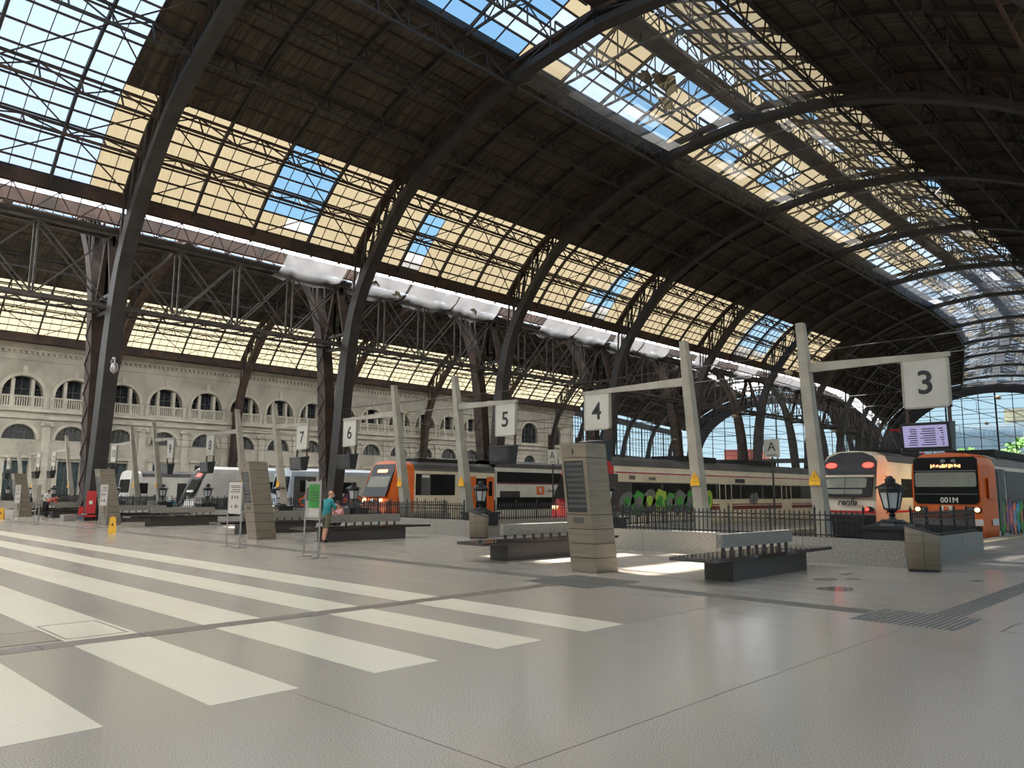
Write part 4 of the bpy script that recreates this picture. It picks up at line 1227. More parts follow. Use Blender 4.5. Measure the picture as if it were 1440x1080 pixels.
# ================================================================== TRAINS
ZR = -0.93
class Train:
    def __init__(self, name, label, x0, yc, hw=1.44, zt=3.45, zb=-.25, nose=lambda z: 0.0, cab=1.8, group='trains at the platforms'):
        self.t = thing(name, label, 'train', (x0, yc, ZR), 0, group)
        self.hw, self.zt, self.zb, self.g = hw, zt, zb, nose
    def sec(self, k=1.0, dz=0.0):
        h, zt, zb = self.hw * k, self.zt + dz, self.zb
        half = [(-h * .96, zb), (-h, zb + .5), (-h, zt - 1.0), (-h * .985, zt - .55), (-h * .9, zt - .25), (-h * .62, zt - .06), (0, zt)]
        return half + [(-y, z) for y, z in reversed(half[:-1])]
    def body(self, xa, xb, mat, name='car_body', front=False, inset=0.0):
        mb = MB(); sc = self.sec()
        xs = [xa, xb] if not front else [xa, xa + 1.2, xb]
        b = 0
        rings = []
        for i, x in enumerate(xs):
            rr = []
            for (y, z) in sc:
                gx = self.g(z) if (front and i == 0) else (max(self.g(z) * .25 - 0, 0) if front and i == 1 else 0)
                yy = y * (1 - inset) if (front and i == 0) else y
                rr.append((x + gx, yy, z - ZR))
            rings.append(rr)
        n = len(sc)
        vs = [p for r in rings for p in r]; fs = []
        for i in range(len(rings) - 1):
            for k in range(n):
                k2 = (k + 1) % n; fs.append((i * n + k2, i * n + k, (i + 1) * n + k, (i + 1) * n + k2))
        fs += [tuple(range(n)), tuple(reversed(range((len(rings) - 1) * n, len(rings) * n)))]
        mb.add(vs, fs)
        return mb.build(name, mat, self.t)
    def roof(self, xa, xb, mat, z0=.62):
        mb = MB(); sc = [(y * 1.012, z + .012) for y, z in self.sec() if z > self.zt - z0]
        n = len(sc)
        vs = [(xa, y, z - ZR) for y, z in sc] + [(xb, y, z - ZR) for y, z in sc]
        mb.add(vs, [(k, k + 1, n + k + 1, n + k) for k in range(n - 1)] + [tuple(range(n)), tuple(reversed(range(n, 2 * n)))])
        return mb.build('car_roof', mat, self.t)
    def side(self, xa, xb, z0, z1, mat, name, out=.014, parent=None, far=False):
        h = self.hw
        return MB().box(xa, xb, -h - out, -h + .01, z0 - ZR, z1 - ZR).build(name, mat, parent or self.t)
    def front(self, outline, mat, name, out=.02, parent=None):
        mb = MB()
        a = [(self.g(z) - out, y, z - ZR) for y, z in outline]; b = [(self.g(z) + .05, y, z - ZR) for y, z in outline]
        n = len(outline)
        mb.add(a + b, [tuple(range(n)), tuple(reversed(range(n, 2 * n)))] + [((i + 1) % n, i, n + i, n + (i + 1) % n) for i in range(n)])
        return mb.build(name, mat, parent or self.t)
    def rect(self, y0, y1, z0, z1, mat, name, out=.02, parent=None, cut=.06):
        c = min(cut, (y1 - y0) * .3, (z1 - z0) * .3)
        return self.front([(y0 + c, z0), (y1 - c, z0), (y1, z0 + c), (y1, z1 - c), (y1 - c, z1), (y0 + c, z1), (y0, z1 - c), (y0, z0 + c)], mat, name, out, parent)
    def bogies(self, xa, xb):
        for x in (xa + 3.0, xb - 3.0):
            mb = MB().box(x - 1.4, x + 1.4, -1.1, 1.1, .35, .75)
            for dx in (-1.0, 1.0):
                for y in (-.8, .8): mb.tube([(x + dx, y - .06, .44), (x + dx, y + .06, .44)], .42, 16)
            mb.build('bogie', 'undergear', self.t)
        MB().box(xa + 5.2, xb - 5.2, -1.2, 1.2, .30, .95).build('underframe', 'undergear', self.t)
    def gang(self, x): MB().box(x - .35, x + .35, -1.1, 1.1, .5, 3.9).build('gangway', 'undergear', self.t)
    def label_(self, txt, size, mat, y, z, shear=0.0, bold=0.0):
        return text(txt, size, mat, self.t, (self.g(z) - .03, y, z - ZR), FACE_MX, shear=shear, bold=bold)
    def side_text(self, txt, size, mat, x, z, shear=0.0, bold=0.0):
        return text(txt, size, mat, self.t, (x, -self.hw - .022, z - ZR), FACE_MY, shear=shear, bold=bold)
    def graffiti(self, xa, xb, z0, z1, cols, n, seed, wmin=.5):
        r_ = random.Random(seed); step = (xb - xa) / n
        for k in range(n):
            cx = xa + step * (k + .5); w = step * r_.uniform(.55, .8); h = (z1 - z0) * r_.uniform(.8, 1.05)
            m = 14; pts = []
            for q in range(m):
                a = 2 * PI * q / m; rr = r_.uniform(.75, 1.1)
                pts.append((cx + w * rr * math.cos(a) + .12 * math.sin(a), (z0 + z1) / 2 + h / 2 * rr * math.sin(a)))
            for sc, mat, off in ((1.12, 'g_dark', .018), (1.0, cols[k % len(cols)], .022), (.5, cols[(k + 1) % len(cols)], .026)):
                vs = [(cx + (x - cx) * sc, -self.hw - off, (z0 + z1) / 2 + (z - (z0 + z1) / 2) * sc - ZR) for x, z in pts]
                MB().add(vs, [tuple(range(m))]).build('graffiti', mat, self.t)
def windows(T, xs, z0, z1, mat='train_glass', name='window'):
    for a, b in xs: T.side(a, b, z0, z1, mat, name)

# --- 1: orange fronted commuter train on track three
T = Train('commuter_train', 'orange fronted commuter train numbered 001M behind the platform 3 sign', 36.0, 9.70, 1.44, 3.42, -.3, lambda z: .12 * max(0, z - 2.2) ** 1.5)
T.body(0, 1.9, 'orange_paint', 'cab', True, .10)
T.body(1.9, 24, 'cream_paint'); T.body(24.6, 49, 'cream_paint'); T.gang(24.3)
T.roof(2.0, 24, 'grey_paint'); T.roof(24.6, 49, 'grey_paint')
MB().box(4, 14, -1.0, 1.0, 4.30, 4.62).build('roof_equipment', 'undergear', T.t)
T.rect(-1.22, 1.22, 1.27, 3.22, 'train_glass', 'windscreen', .025, cut=.12)
T.rect(-1.16, 1.16, 1.98, 2.58, 'blind', 'sun_blind', .035)
T.rect(-1.16, 1.16, 2.62, 2.66, 'g_grey', 'trim_strip', .04); T.rect(-1.18, 1.18, 1.66, 1.69, 'g_grey', 'trim_strip', .04)
led = T.rect(-.62, .56, 2.74, 2.94, 'black_plastic', 'destination_display', .035, cut=.01)
yy = .52; rl_ = random.Random(2)
while yy > -.56:
    w_ = rl_.choice((.03, .05, .07)); z0_ = 2.76 + rl_.choice((0, .02, .05)); z1_ = 2.92 - rl_.choice((0, .02, .05))
    T.rect(yy - w_, yy, z0_, z1_, 'led_text', 'display_segment', .045, led, cut=.005); yy -= w_ + rl_.choice((.015, .02, .05))
T.label_('001M', .30, 'white_paint', -.12, 1.42, bold=.008)
for y in (-.35, .05): T.front([(y + .1 * math.cos(a), 3.06 + .08 * math.sin(a)) for a in [2 * PI * q / 10 for q in range(10)]], 'g_grey', 'marker_lamp', .045)
for sg in (-1, 1):
    hl = T.rect(sg * 1.0 - .27, sg * 1.0 + .27, .92, 1.16, 'black_plastic', 'headlight', .03)
    T.rect(sg * 1.05 - .10 + .07 * sg, sg * 1.05 + .10 + .07 * sg, .95, 1.13, 'lamp_warm', 'headlight_lens', .045, hl); T.rect(sg * .87 - .09, sg * .87 + .09, .95, 1.13, 'g_grey', 'headlight_lens', .045, hl)
lg_ = T.rect(-.22, .22, .80, 1.20, 'white_paint', 'operator_logo', .03)
T.label_('R', .42, 'orange_paint', 0, 1.0, bold=.02)
T.rect(-1.30, 1.30, .40, .66, 'white_paint', 'bumper_band', .03, cut=.02); T.rect(-1.25, 1.25, -.3, .38, 'undergear', 'coupler_skirt', .03, cut=.02)
T.side(.9, 1.85, .40, .66, 'white_paint', 'bumper_band'); T.side(.6, 1.6, 1.5, 2.35, 'orange_paint', 'cab_door', .02)
T.side(1.95, 3.4, .2, 2.75, 'train_glass', 'window'); T.side(2.15, 2.6, .3, 2.6, 'grey_paint', 'door_leaf', .03)
windows(T, [(3.6, 7.4), (7.7, 11.5), (13.5, 17.3), (17.6, 21.4)], 1.2, 2.7)
for x in (11.8, 21.8): T.side(x, x + 1.4, -.1, 2.7, 'grey_paint', 'door')
T.graffiti(2.2, 10.0, -.1, 1.45, ['g_green', 'g_brown', 'g_purple', 'g_orange', 'g_blue'], 11, 5)
T.bogies(0, 24); T.bogies(24.6, 49)
# --- 2: pale train with red tail lamps on track four
T = Train('regional_train', 'pale regional train with red tail lights and grey brow on track four', 36.6, 14.05, 1.42, 3.70, -.2, lambda z: .30 * max(0, z - 1.2) ** 1.3)
T.body(0, 2.2, 'cream_paint', 'cab', True, .12); T.body(2.2, 26, 'cream_paint'); T.body(26.6, 52, 'cream_paint'); T.gang(26.3)
T.roof(1.6, 26, 'darkgrey_paint', .9); T.roof(26.6, 52, 'darkgrey_paint', .9)
T.front([(-1.24, 2.55), (1.24, 2.55), (1.22, 3.15), (1.0, 3.42), (.5, 3.62), (-.5, 3.62), (-1.0, 3.42), (-1.22, 3.15)], 'darkgrey_paint', 'brow_panel', .03)
for sg in (-1, 1):
    T.front([(sg * .85 + .26 * math.cos(a), 3.0 + .13 * math.sin(a)) for a in [2 * PI * q / 12 for q in range(12)]], 'lamp_red', 'tail_lamp', .06)
    T.front([(sg * 1.0 + .22 * math.cos(a), .98 + .12 * math.sin(a)) for a in [2 * PI * q / 12 for q in range(12)]], 'black_plastic', 'tail_lamp', .05)
    T.front([(sg * 1.0 + .08 + .09 * math.cos(a), .98 + .07 * math.sin(a)) for a in [2 * PI * q / 10 for q in range(10)]], 'lamp_red', 'tail_lamp', .07)
T.rect(-.7, .7, 2.68, 2.82, 'black_plastic', 'destination_display', .05)
T.rect(-1.12, 1.12, 1.52, 2.52, 'train_glass', 'windscreen', .03)
T.rect(-.85, 1.02, 1.95, 2.40, 'blind', 'sun_blind', .04); T.rect(-.7, 1.02, 1.66, 1.88, 'blind', 'sun_blind', .04)
T.rect(-1.15, 1.15, 2.44, 2.54, 'cream_paint', 'trim_strip', .05)
T.rect(.10, .13, 1.6, 2.45, 'black_plastic', 'wiper', .06)
T.label_('renfe', .42, 'darkgrey_paint', -.02, 1.28, shear=.25, bold=.012)
T.rect(-1.26, 1.26, .80, .90, 'red_paint', 'stripe', .03, cut=.01); T.rect(-1.26, 1.26, -.2, .72, 'undergear', 'coupler_skirt', .03, cut=.02)
T.side(1.0, 26, .80, .90, 'red_paint', 'stripe')
T.side(1.2, 1.9, .95, 2.55, 'cream_paint', 'cab_door', .03); T.side(1.35, 1.75, 1.75, 2.3, 'train_glass', 'window', .04)
windows(T, [(3.2, 7.2), (7.5, 11.5), (13.5, 18), (18.3, 23)], 1.5, 2.4)
T.bogies(0, 26); T.bogies(26.6, 52)
pg = MB()
for y in (-.7, .7):
    pg.tube([(9, y, 4.65), (10.6, y * .7, 5.4), (9.2, y * .6, 6.1)], .045, 6)
pg.tube([(9.2, -.9, 6.15), (9.2, .9, 6.15)], .05, 6); pg.tube([(9.9, -.6, 4.8), (9.9, .6, 4.8)], .07, 8)
pg.build('pantograph', 'red_paint', T.t)
MB().box(5, 8, -.9, .9, 4.6, 4.85).build('roof_equipment', 'undergear', T.t)
# --- 3: red nosed train with green graffiti
T = Train('regional_train', 'red nosed cream train with green graffiti along its side', 29.2, 24.85, 1.45, 3.55, -.2, lambda z: .20 * max(0, z - .7) + .34 * max(0, z - 1.2) ** 1.2)
T.body(0, 2.1, 'red_paint', 'cab', True, .34); T.body(2.1, 26, 'cream_paint'); T.body(26.6, 52, 'cream_paint'); T.gang(26.3)
T.roof(1.9, 26, 'grey_paint', .85); T.roof(26.6, 52, 'grey_paint', .85)
T.front([(-.92, 1.35), (.92, 1.35), (.88, 2.5), (.6, 3.0), (-.6, 3.0), (-.88, 2.5)], 'train_glass', 'windscreen', .03)

T.rect(-.9, -.5, .85, 1.05, 'lamp_warm', 'headlight', .04); T.rect(.5, .9, .85, 1.05, 'lamp_warm', 'headlight', .04)
for xa, xb in ((2.2, 25.9), (26.7, 52)):
    T.side(xa, xb, 2.66, 2.72, 'red_paint', 'stripe', .02); T.side(xa, xb, 2.72, 2.80, 'white_paint', 'stripe', .03)
    T.side(xa, xb, 1.32, 2.22, 'darkgrey_paint', 'window_band', .012)
    T.side(xa, xb, .70, .92, 'maroon_paint', 'stripe', .016); T.side(xa, xb, .98, 1.04, 'maroon_paint', 'stripe', .016)
    x = xa + 1.4
    while x < xb - 3:
        T.side(x, x + 2.6, 1.38, 2.16, 'train_glass', 'window', .02); x += 2.9
T.side(1.4, 2.4, .72, 2.6, 'darkgrey_paint', 'cab_side')
for x in (12.4, 20.6, 34.0): T.side(x, x + 1.5, .1, 2.5, 'cream_paint', 'door', .026); T.side(x + .1, x + .7, 1.3, 2.2, 'train_glass', 'door_window', .032); T.side(x + .8, x + 1.4, 1.3, 2.2, 'train_glass', 'door_window', .032)
T.side_text('7008', .30, 'darkgrey_paint', 3.6, 2.44); T.side_text('renfe', .34, 'darkgrey_paint', 5.4, 2.44, shear=.25)
T.side(14.4, 15.6, 2.3, 2.55, 'black_plastic', 'destination_display', .02)
T.graffiti(2.6, 11.6, .55, 1.85, ['g_grey', 'g_green', 'g_grey', 'g_lime', 'g_green'], 9, 11)
T.graffiti(16.2, 17.2, .95, 1.75, ['g_grey'], 2, 4)
T.bogies(0, 26); T.bogies(26.6, 52)
for xa in (9, 17, 30): MB().box(xa, xa + 4, -1.0, 1.0, 4.42, 4.72).build('roof_equipment', 'undergear', T.t)
# --- 4: orange and cream double decker
T = Train('double_deck_train', 'orange and cream double deck train with a slanted orange front', 28.4, 39.9, 1.45, 3.62, -.2, lambda z: .42 * max(0, z - 1.0))
T.body(0, 2.2, 'orange_paint', 'cab', True, .06); T.body(2.2, 9.3, 'cream_paint')
T.roof(2.2, 9.3, 'grey_paint')
T.front([(-1.2, 1.35), (1.2, 1.35), (1.15, 3.25), (1.0, 3.38), (-1.0, 3.38), (-1.15, 3.25)], 'train_glass', 'windscreen', .03)
T.rect(-1.05, 1.05, 1.95, 2.62, 'blind', 'sun_blind', .04)
T.rect(-.55, .5, 2.86, 3.05, 'led_text', 'destination_display', .045)
for sg in (-1, 1): T.front([(sg * .85 + .16 * math.cos(a), 1.12 + .13 * math.sin(a)) for a in [2 * PI * q / 12 for q in range(12)]], 'lamp_warm', 'headlight', .04)
T.rect(-.16, .16, .98, 1.24, 'white_paint', 'operator_logo', .035)
T.side(2.3, 5.6, 1.45, 2.80, 'train_glass', 'window'); T.side(2.75, 3.5, 1.45, 2.80, 'grey_paint', 'window_panel', .02); T.side(2.8, 3.4, 2.56, 2.74, 'white_paint', 'number_plate', .03)
T.side(2.2, 9.3, 3.0, 3.06, 'darkgrey_paint', 'stripe')
T.side(6.9, 7.5, .1, 2.72, 'orange_paint', 'door_leaf', .02); T.side(7.5, 8.5, .1, 2.6, 'train_glass', 'doorway', .012); T.side(8.5, 9.2, .1, 2.72, 'orange_paint', 'door_leaf', .02); T.side(8.68, 9.02, 1.4, 2.4, 'train_glass', 'door_window', .03)
T2 = T; T.zt = 3.92
T.body(9.4, 34, 'white_paint'); T.roof(9.4, 34, 'grey_paint', .75)
T.side(9.5, 21.5, 2.35, 3.10, 'train_glass', 'upper_window', .02); T.side(23, 33, 2.35, 3.10, 'train_glass', 'upper_window', .02); T.side(9.5, 21.5, 2.25, 2.34, 'maroon_paint', 'stripe', .02)
T.side(9.5, 16.0, .45, 1.32, 'train_glass', 'lower_window', .02); T.side(9.8, 11.8, 1.32, 1.75, 'darkgrey_paint', 'side_display', .03); T.side(16.6, 17.6, .1, 2.2, 'grey_paint', 'door', .02)
T.side(13.6, 14.4, 1.5, 2.1, 'orange_paint', 'operator_logo', .02); T.side_text('R', .5, 'white_paint', 14.0, 1.8, bold=.02); T.side_text('Rodalies', .34, 'darkgrey_paint', 15.4, 1.78)
T.bogies(0, 9.3 + 6); T.bogies(12, 34)
MB().box(3, 8, -.8, .8, 4.5, 4.75).build('roof_equipment', 'undergear', T.t)
# --- 5: white and blue train behind the column
T = Train('suburban_train', 'white train with orange door and graffiti behind the second roof column', 30.4, 55.0, 1.45, 3.45, -.2, lambda z: .2 * max(0, z - 1.2))
T.body(0, 2.0, 'bluewhite_paint', 'cab', True, .1); T.body(2.0, 26, 'white_paint'); T.roof(1.0, 26, 'bluewhite_paint', .7)
T.rect(-1.1, 1.1, 1.5, 2.8, 'train_glass', 'windscreen', .03)
T.side(.5, 2.4, .4, 2.8, 'grey_paint', 'cab_door_frame', .016); T.side(1.0, 1.9, 1.6, 2.5, 'train_glass', 'window', .03)
windows(T, [(3.6, 6.2), (10.5, 14), (14.4, 18)], 1.5, 2.4)
T.side(7.6, 9.4, .2, 2.6, 'orange_paint', 'door', .02); T.side(8.0, 9.0, 1.3, 2.3, 'train_glass', 'door_window', .03)
T.graffiti(1.0, 6.5, .4, 1.45, ['g_orange', 'g_blue', 'g_orange', 'g_blue', 'g_purple'], 6, 9)
T.bogies(0, 26)
# --- 6: white train with swept black nose
T = Train('suburban_train', 'white train with a swept black nose and red destination display', 25.0, 59.3, 1.46, 3.55, -.2, lambda z: .15 * max(0, z - .6) + .24 * max(0, z - 1.0) ** 1.5)
T.body(0, 5.0, 'white_paint', 'cab', True, .12); T.body(5.0, 24, 'white_paint'); T.roof(4.6, 24, 'bluewhite_paint', .6)
T.front([(-1.0, 1.25), (.55, 1.25), (.55, 2.5), (-1.0, 2.5)], 'train_glass', 'windscreen', .04)
T.front([(.6, .6), (1.28, .6), (1.2, 2.9), (.9, 3.3), (.6, 3.3)], 'black_plastic', 'nose_sweep', .04)
T.front([(-.95, 2.55), (.9, 2.55), (.8, 3.25), (-.85, 3.25)], 'darkgrey_paint', 'brow_panel', .04)
T.front([(-.6, 2.75), (.2, 2.75), (.2, 3.0), (-.6, 3.0)], 'led_red', 'destination_display', .06)
T.rect(-.8, .3, 1.55, 1.72, 'white_paint', 'sun_blind', .06)
windows(T, [(6.0, 10), (10.4, 14.4)], 1.5, 2.4)
T.bogies(0, 24)
# --- 7: train with black window band farther left
T = Train('suburban_train', 'white train with black window band and orange purple graffiti, farthest left', 24.2, 70.1, 1.46, 3.35, -.2, lambda z: .1 * max(0, z - 1.2))
T.body(0, 2.0, 'white_paint', 'cab', True, .1); T.body(2.0, 28, 'white_paint'); T.roof(1.0, 28, 'grey_paint', .75)
T.rect(-1.1, 1.1, 1.5, 2.6, 'train_glass', 'windscreen', .03)
T.side(.8, 1.5, 1.4, 2.3, 'train_glass', 'window', .02)
T.side(4.0, 6.6, .3, 2.3, 'black_plastic', 'door', .02); T.side(8.4, 20, 1.0, 2.25, 'train_glass', 'window_band', .02)
T.graffiti(8.4, 17, .1, 1.25, ['g_orange', 'g_purple', 'g_orange', 'g_purple', 'g_blue'], 8, 21); T.graffiti(.6, 4.0, -.1, .8, ['g_blue', 'g_purple'], 3, 22)
T.bogies(0, 28)

# ================================================================== OVERHEAD WIRES
for k, (y, nm) in enumerate(((9.7, 'three'), (14.0, 'four'), (24.85, 'five'), (29.1, 'six'), (39.9, 'seven'), (55.0, 'nine'), (70.1, 'eleven'))):
    mb = MB()
    for x in range(26, 106, 20):
        mb.tube([(x, y, 6.3), (x + 10, y, 6.05), (x + 20, y, 6.3)], .018, 5)
        mb.tube([(x, y, 5.6), (x + 20, y, 5.6)], .016, 5)
        for q in (4, 10, 16): mb.tube([(x + q, y, 5.6), (x + q, y, 6.12)], .01, 4)
    w_ = mb.build('overhead_wire', 'iron'); tag(w_, 'thin overhead contact wire above track %s' % nm, 'wire', 'overhead wires')
for k, x in enumerate((31.0, 46.5, 63.0)):
    mb = MB()
    for z in (6.9, 7.6): mb.tube([(x, 48.0, z), (x, 24, z - .25), (x, 1.0, z)], .022, 5)
    w_ = mb.build('span_wire', 'iron_light'); tag(w_, 'cross span wire hung from the %s roof column across the tracks' % ORD[k + 1], 'wire', 'cross span wires')
    for q, y in enumerate((9.7, 14.0, 24.85, 39.9)):
        i_ = MB().tube([(-.35, 0, 0), (-.2, 0, 0), (-.12, 0, 0), (.12, 0, 0), (.2, 0, 0), (.35, 0, 0)], [.03, .03, .11, .11, .03, .03], 8).build('wire_insulator', 'warm_stone')
        i_.location = (x, y, 6.72); tag(i_, 'brown insulator on the cross span wires above the tracks', 'insulator', 'insulators on the span wires')
# security camera on the first column
sc_ = thing('security_camera', 'white dome camera on a curved bracket on the first roof column', 'camera', (15.0, 46.3, 8.4))
MB().tube([(0, .5, .5), (0, .2, .75), (0, -.05, .7), (0, -.1, .45)], .05, 8).build('bracket', 'steel_light', sc_)
MB().lathe([(.06, .45), (.16, .35), (.22, .05), (.20, -.05), (.02, -.2)], (0, -.1, 0), 14).build('dome', 'steel_light', sc_, True)

# ================================================================== OUTSIDE, beyond the end screens
of = thing('office_building', 'pale glass office block with vertical fins seen through the near end screen', 'building', (330, 62, -1), .25)
MB().box(0, 40, 0, 62, 0, 27).build('block', 'office', of)
for q in range(40):
    MB().box(-.8, 0, 1.0 + q * 1.55, 1.35 + q * 1.55, 2, 26).build('fin', 'office_dark', of)
for z in (6, 12, 18, 24): MB().box(-.3, 0, 0, 62, z, z + .5).build('floor_edge', 'white_paint', of)
of = thing('office_building', 'tall pale building with a stepped top behind the finned block', 'building', (420, 60, -1), .1)
MB().box(0, 40, 0, 40, 0, 36).build('block', 'office', of); MB().box(5, 30, 8, 26, 36, 43).build('roof_block', 'warm_stone', of)
of = thing('office_building', 'low pink building seen through the far end screen', 'building', (300, 150, -1), .3)
MB().box(0, 30, 0, 14, 0, 21).build('block', 'cloth_red', of); MB().box(-6, 30, -30, 60, 0, 11).build('lower_block', 'warm_stone', of)
for z in (3, 7): MB().box(-6.2, -6, -28, 58, z, z + 1.6).build('window_strip', 'dark_glass', of)
def tree(x, y, h, label, seed):
    r_ = random.Random(seed)
    t = thing('plane_tree', label, 'tree', (x, y, -1), 0, 'trees beyond the end screen')
    MB().tube([(0, 0, 0), (.2, .1, h * .5)], [.3, .18], 8).build('trunk', 'iron_rust', t)
    mb = MB()
    for q in range(420):
        a, b, rr = r_.uniform(0, 2 * PI), r_.uniform(-1, 1), r_.uniform(.55, 1) ** .5
        c = Vector((math.cos(a) * math.sqrt(1 - b * b), math.sin(a) * math.sqrt(1 - b * b), b * .75)) * (h * .42 * rr) + Vector((0, 0, h * .66))
        u = Vector((r_.uniform(-1, 1), r_.uniform(-1, 1), r_.uniform(-1, 1))).normalized() * .9; v = u.orthogonal().normalized() * .7
        mb.add([c - u, c + v, c + u, c - v], [(0, 1, 2, 3)])
    tag(mb.build('crown', 'foliage', t), kind='stuff')
for q, (x, y, h) in enumerate(((262, 63, 17), (262, 47, 20), (266, 30, 21), (262, 78, 13))):
    tree(x, y, h, ['green tree second from the right edge behind the orange train', 'green tree third from the right edge behind the orange train', 'tallest green tree at the right edge outside the hall', 'smallest green tree beside the platform 3 monitor'][q] if q != 3 else 'smallest green tree beyond the platform 3 monitor', q)

# ================================================================== PEOPLE
def person(label, loc, rz, joints, bones, mats, extras=None):
    """joints: name -> (x, y, z, r); bones: (a, b, material index)"""
    names = list(joints); idx = {n: i for i, n in enumerate(names)}
    me = bpy.data.meshes.new('body')
    me.from_pydata([joints[n][:3] for n in names], [(idx[a], idx[b]) for a, b, _ in bones], [])
    o = bpy.data.objects.new('body', me)
    sk = o.modifiers.new('skin', 'SKIN'); sk.use_smooth_shade = True
    for i, n in enumerate(names):
        r_ = joints[n][3]; v = me.skin_vertices[0].data[i]; v.radius = r_ if isinstance(r_, tuple) else (r_, r_); v.use_root = (n == 'pelvis')
    sb = o.modifiers.new('sub', 'SUBSURF'); sb.levels = 2; sb.render_levels = 2
    out = to_mesh(o)
    out.materials.clear()
    for m in mats: out.materials.append(M[m])
    segs = [(Vector(joints[a][:3]), Vector(joints[b][:3]), mi) for a, b, mi in bones]
    for p in out.polygons:
        c = p.center; best = None
        for a, b, mi in segs:
            d = b - a; t_ = max(0, min(1, (c - a).dot(d) / max(d.length_squared, 1e-9))); dd = (c - a - d * t_).length
            if best is None or dd < best[0]: best = (dd, mi)
        p.material_index = best[1]; p.use_smooth = True
    t = thing('person', label, 'person', loc, rz)
    link('body', out, t)
    return t
def head_extras(t, c, r, face, hair_mat, mask=False, bald=False):
    """hair cap, ears, nose, eyes on a head centred at c that looks along 'face' (unit, horizontal)"""
    c = Vector(c); f = Vector(face).normalized(); s = Vector((-f.y, f.x, 0)); u = Vector((0, 0, 1))
    hair = MB(); n, m = 12, 6
    ring = []
    for i in range(m + 1):
        ph = PI / 2 * i / m * 1.25
        for j in range(n):
            a = 2 * PI * j / n
            d = (f * math.cos(a) * math.sin(ph) + s * math.sin(a) * math.sin(ph) + u * math.cos(ph))
            k = 1.08 if not bald else 1.02
            p = c + d * r * k + (-f) * r * .10
            if math.cos(a) > .3 and ph > (1.0 if not bald else .2): p = c + (p - c) * .9
            ring.append(p)
    hair.add(ring, [(i * n + j, i * n + (j + 1) % n, (i + 1) * n + (j + 1) % n, (i + 1) * n + j) for i in range(m) for j in range(n)])
    hair.build('hair', hair_mat, t, True)
    e_ = MB()
    for sg in (-1, 1): e_.lathe([(.006, -.02), (.02, 0), (.006, .03)], tuple(c + s * sg * r * .98), 6)
    e_.tube([c + f * r * .9 + u * .02, c + f * r * 1.16 - u * .02, c + f * r * .92 - u * .035], [.01, .018, .012], 6)
    e_.build('ear_and_nose', 'skin', t)
    ey = MB()
    for sg in (-1, 1): ey.lathe([(.004, -.008), (.012, 0), (.004, .008)], tuple(c + f * r * .90 + s * sg * .032 + u * .02), 6)
    ey.build('eye', 'hair_dark', t)
    if mask:
        mk = MB()
        for i in range(5):
            for j in range(7):
                a = -.95 + 1.9 * j / 6; b = -.75 + .70 * i / 4
                d = f * math.cos(a) * math.cos(b) + s * math.sin(a) * math.cos(b) + u * math.sin(b)
                mk.v.append(tuple(c + d * r * (1.10 + .14 * math.cos(a * 1.5))))
        for i in range(4):
            for j in range(6):
                q = i * 7 + j; mk.f.append((q, q + 1, q + 8, q + 7)); mk.mi.append(0)
        mk.build('face_mask', 'cloth_white', t, True)
def hand(j, bones, side, wrist, d, up, mi=0):
    """palm and five fingers grown from the wrist along d"""
    w = Vector(wrist); d = Vector(d).normalized(); up = Vector(up).normalized(); s = d.cross(up).normalized()
    k = 'h' + side
    def put(n, p, r): j[n] = (p.x, p.y, p.z, r)
    put(k + 'palm', w + d * .06, (.030, .018)); bones.append(('wr' + side, k + 'palm', mi))
    for q, (o, ln) in enumerate(((-.028, .062), (-.010, .075), (.010, .072), (.028, .056))):
        a, b = w + d * .095 + s * o, w + d * (.095 + ln * .55) + s * o - up * .012
        e2 = b + d * ln * .35 - up * .022
        put('%sf%da' % (k, q), a, .0095); put('%sf%db' % (k, q), b, .0085); put('%sf%dc' % (k, q), e2, .0075)
        bones += [(k + 'palm', '%sf%da' % (k, q), mi), ('%sf%da' % (k, q), '%sf%db' % (k, q), mi), ('%sf%db' % (k, q), '%sf%dc' % (k, q), mi)]
    put(k + 't1', w + d * .05 + s * -.045, .011); put(k + 't2', w + d * .09 + s * -.060 - up * .01, .009)
    bones += [(k + 'palm', k + 't1', mi), (k + 't1', k + 't2', mi)]
SK, TOP, LOW, SHOE = 0, 1, 2, 3
# standing man in a teal shirt, reaching toward the seated woman (faces +X, i.e. right in the view)
J = {'pelvis': (0, 0, .86, (.15, .125)), 'spine': (.02, 0, 1.06, (.145, .12)), 'chest': (.07, 0, 1.25, (.165, .13)), 'neck': (.13, 0, 1.42, .055), 'head0': (.17, 0, 1.50, .075), 'head1': (.19, 0, 1.58, .095), 'head2': (.185, 0, 1.645, .075),
     'shL': (.08, .19, 1.34, .065), 'elL': (.20, .24, 1.10, .045), 'wrL': (.42, .16, 1.08, .03), 'shR': (.08, -.19, 1.34, .065), 'elR': (.16, -.25, 1.08, .045), 'wrR': (.38, -.20, 1.10, .03),
     'hipL': (0, .10, .80, .105), 'knL': (.05, .11, .46, .062), 'anL': (-.01, .12, .09, .04), 'toL': (.15, .13, .04, .04), 'hipR': (0, -.10, .80, .105), 'knR': (-.06, -.11, .46, .062), 'anR': (-.16, -.12, .09, .04), 'toR': (0, -.13, .04, .04)}
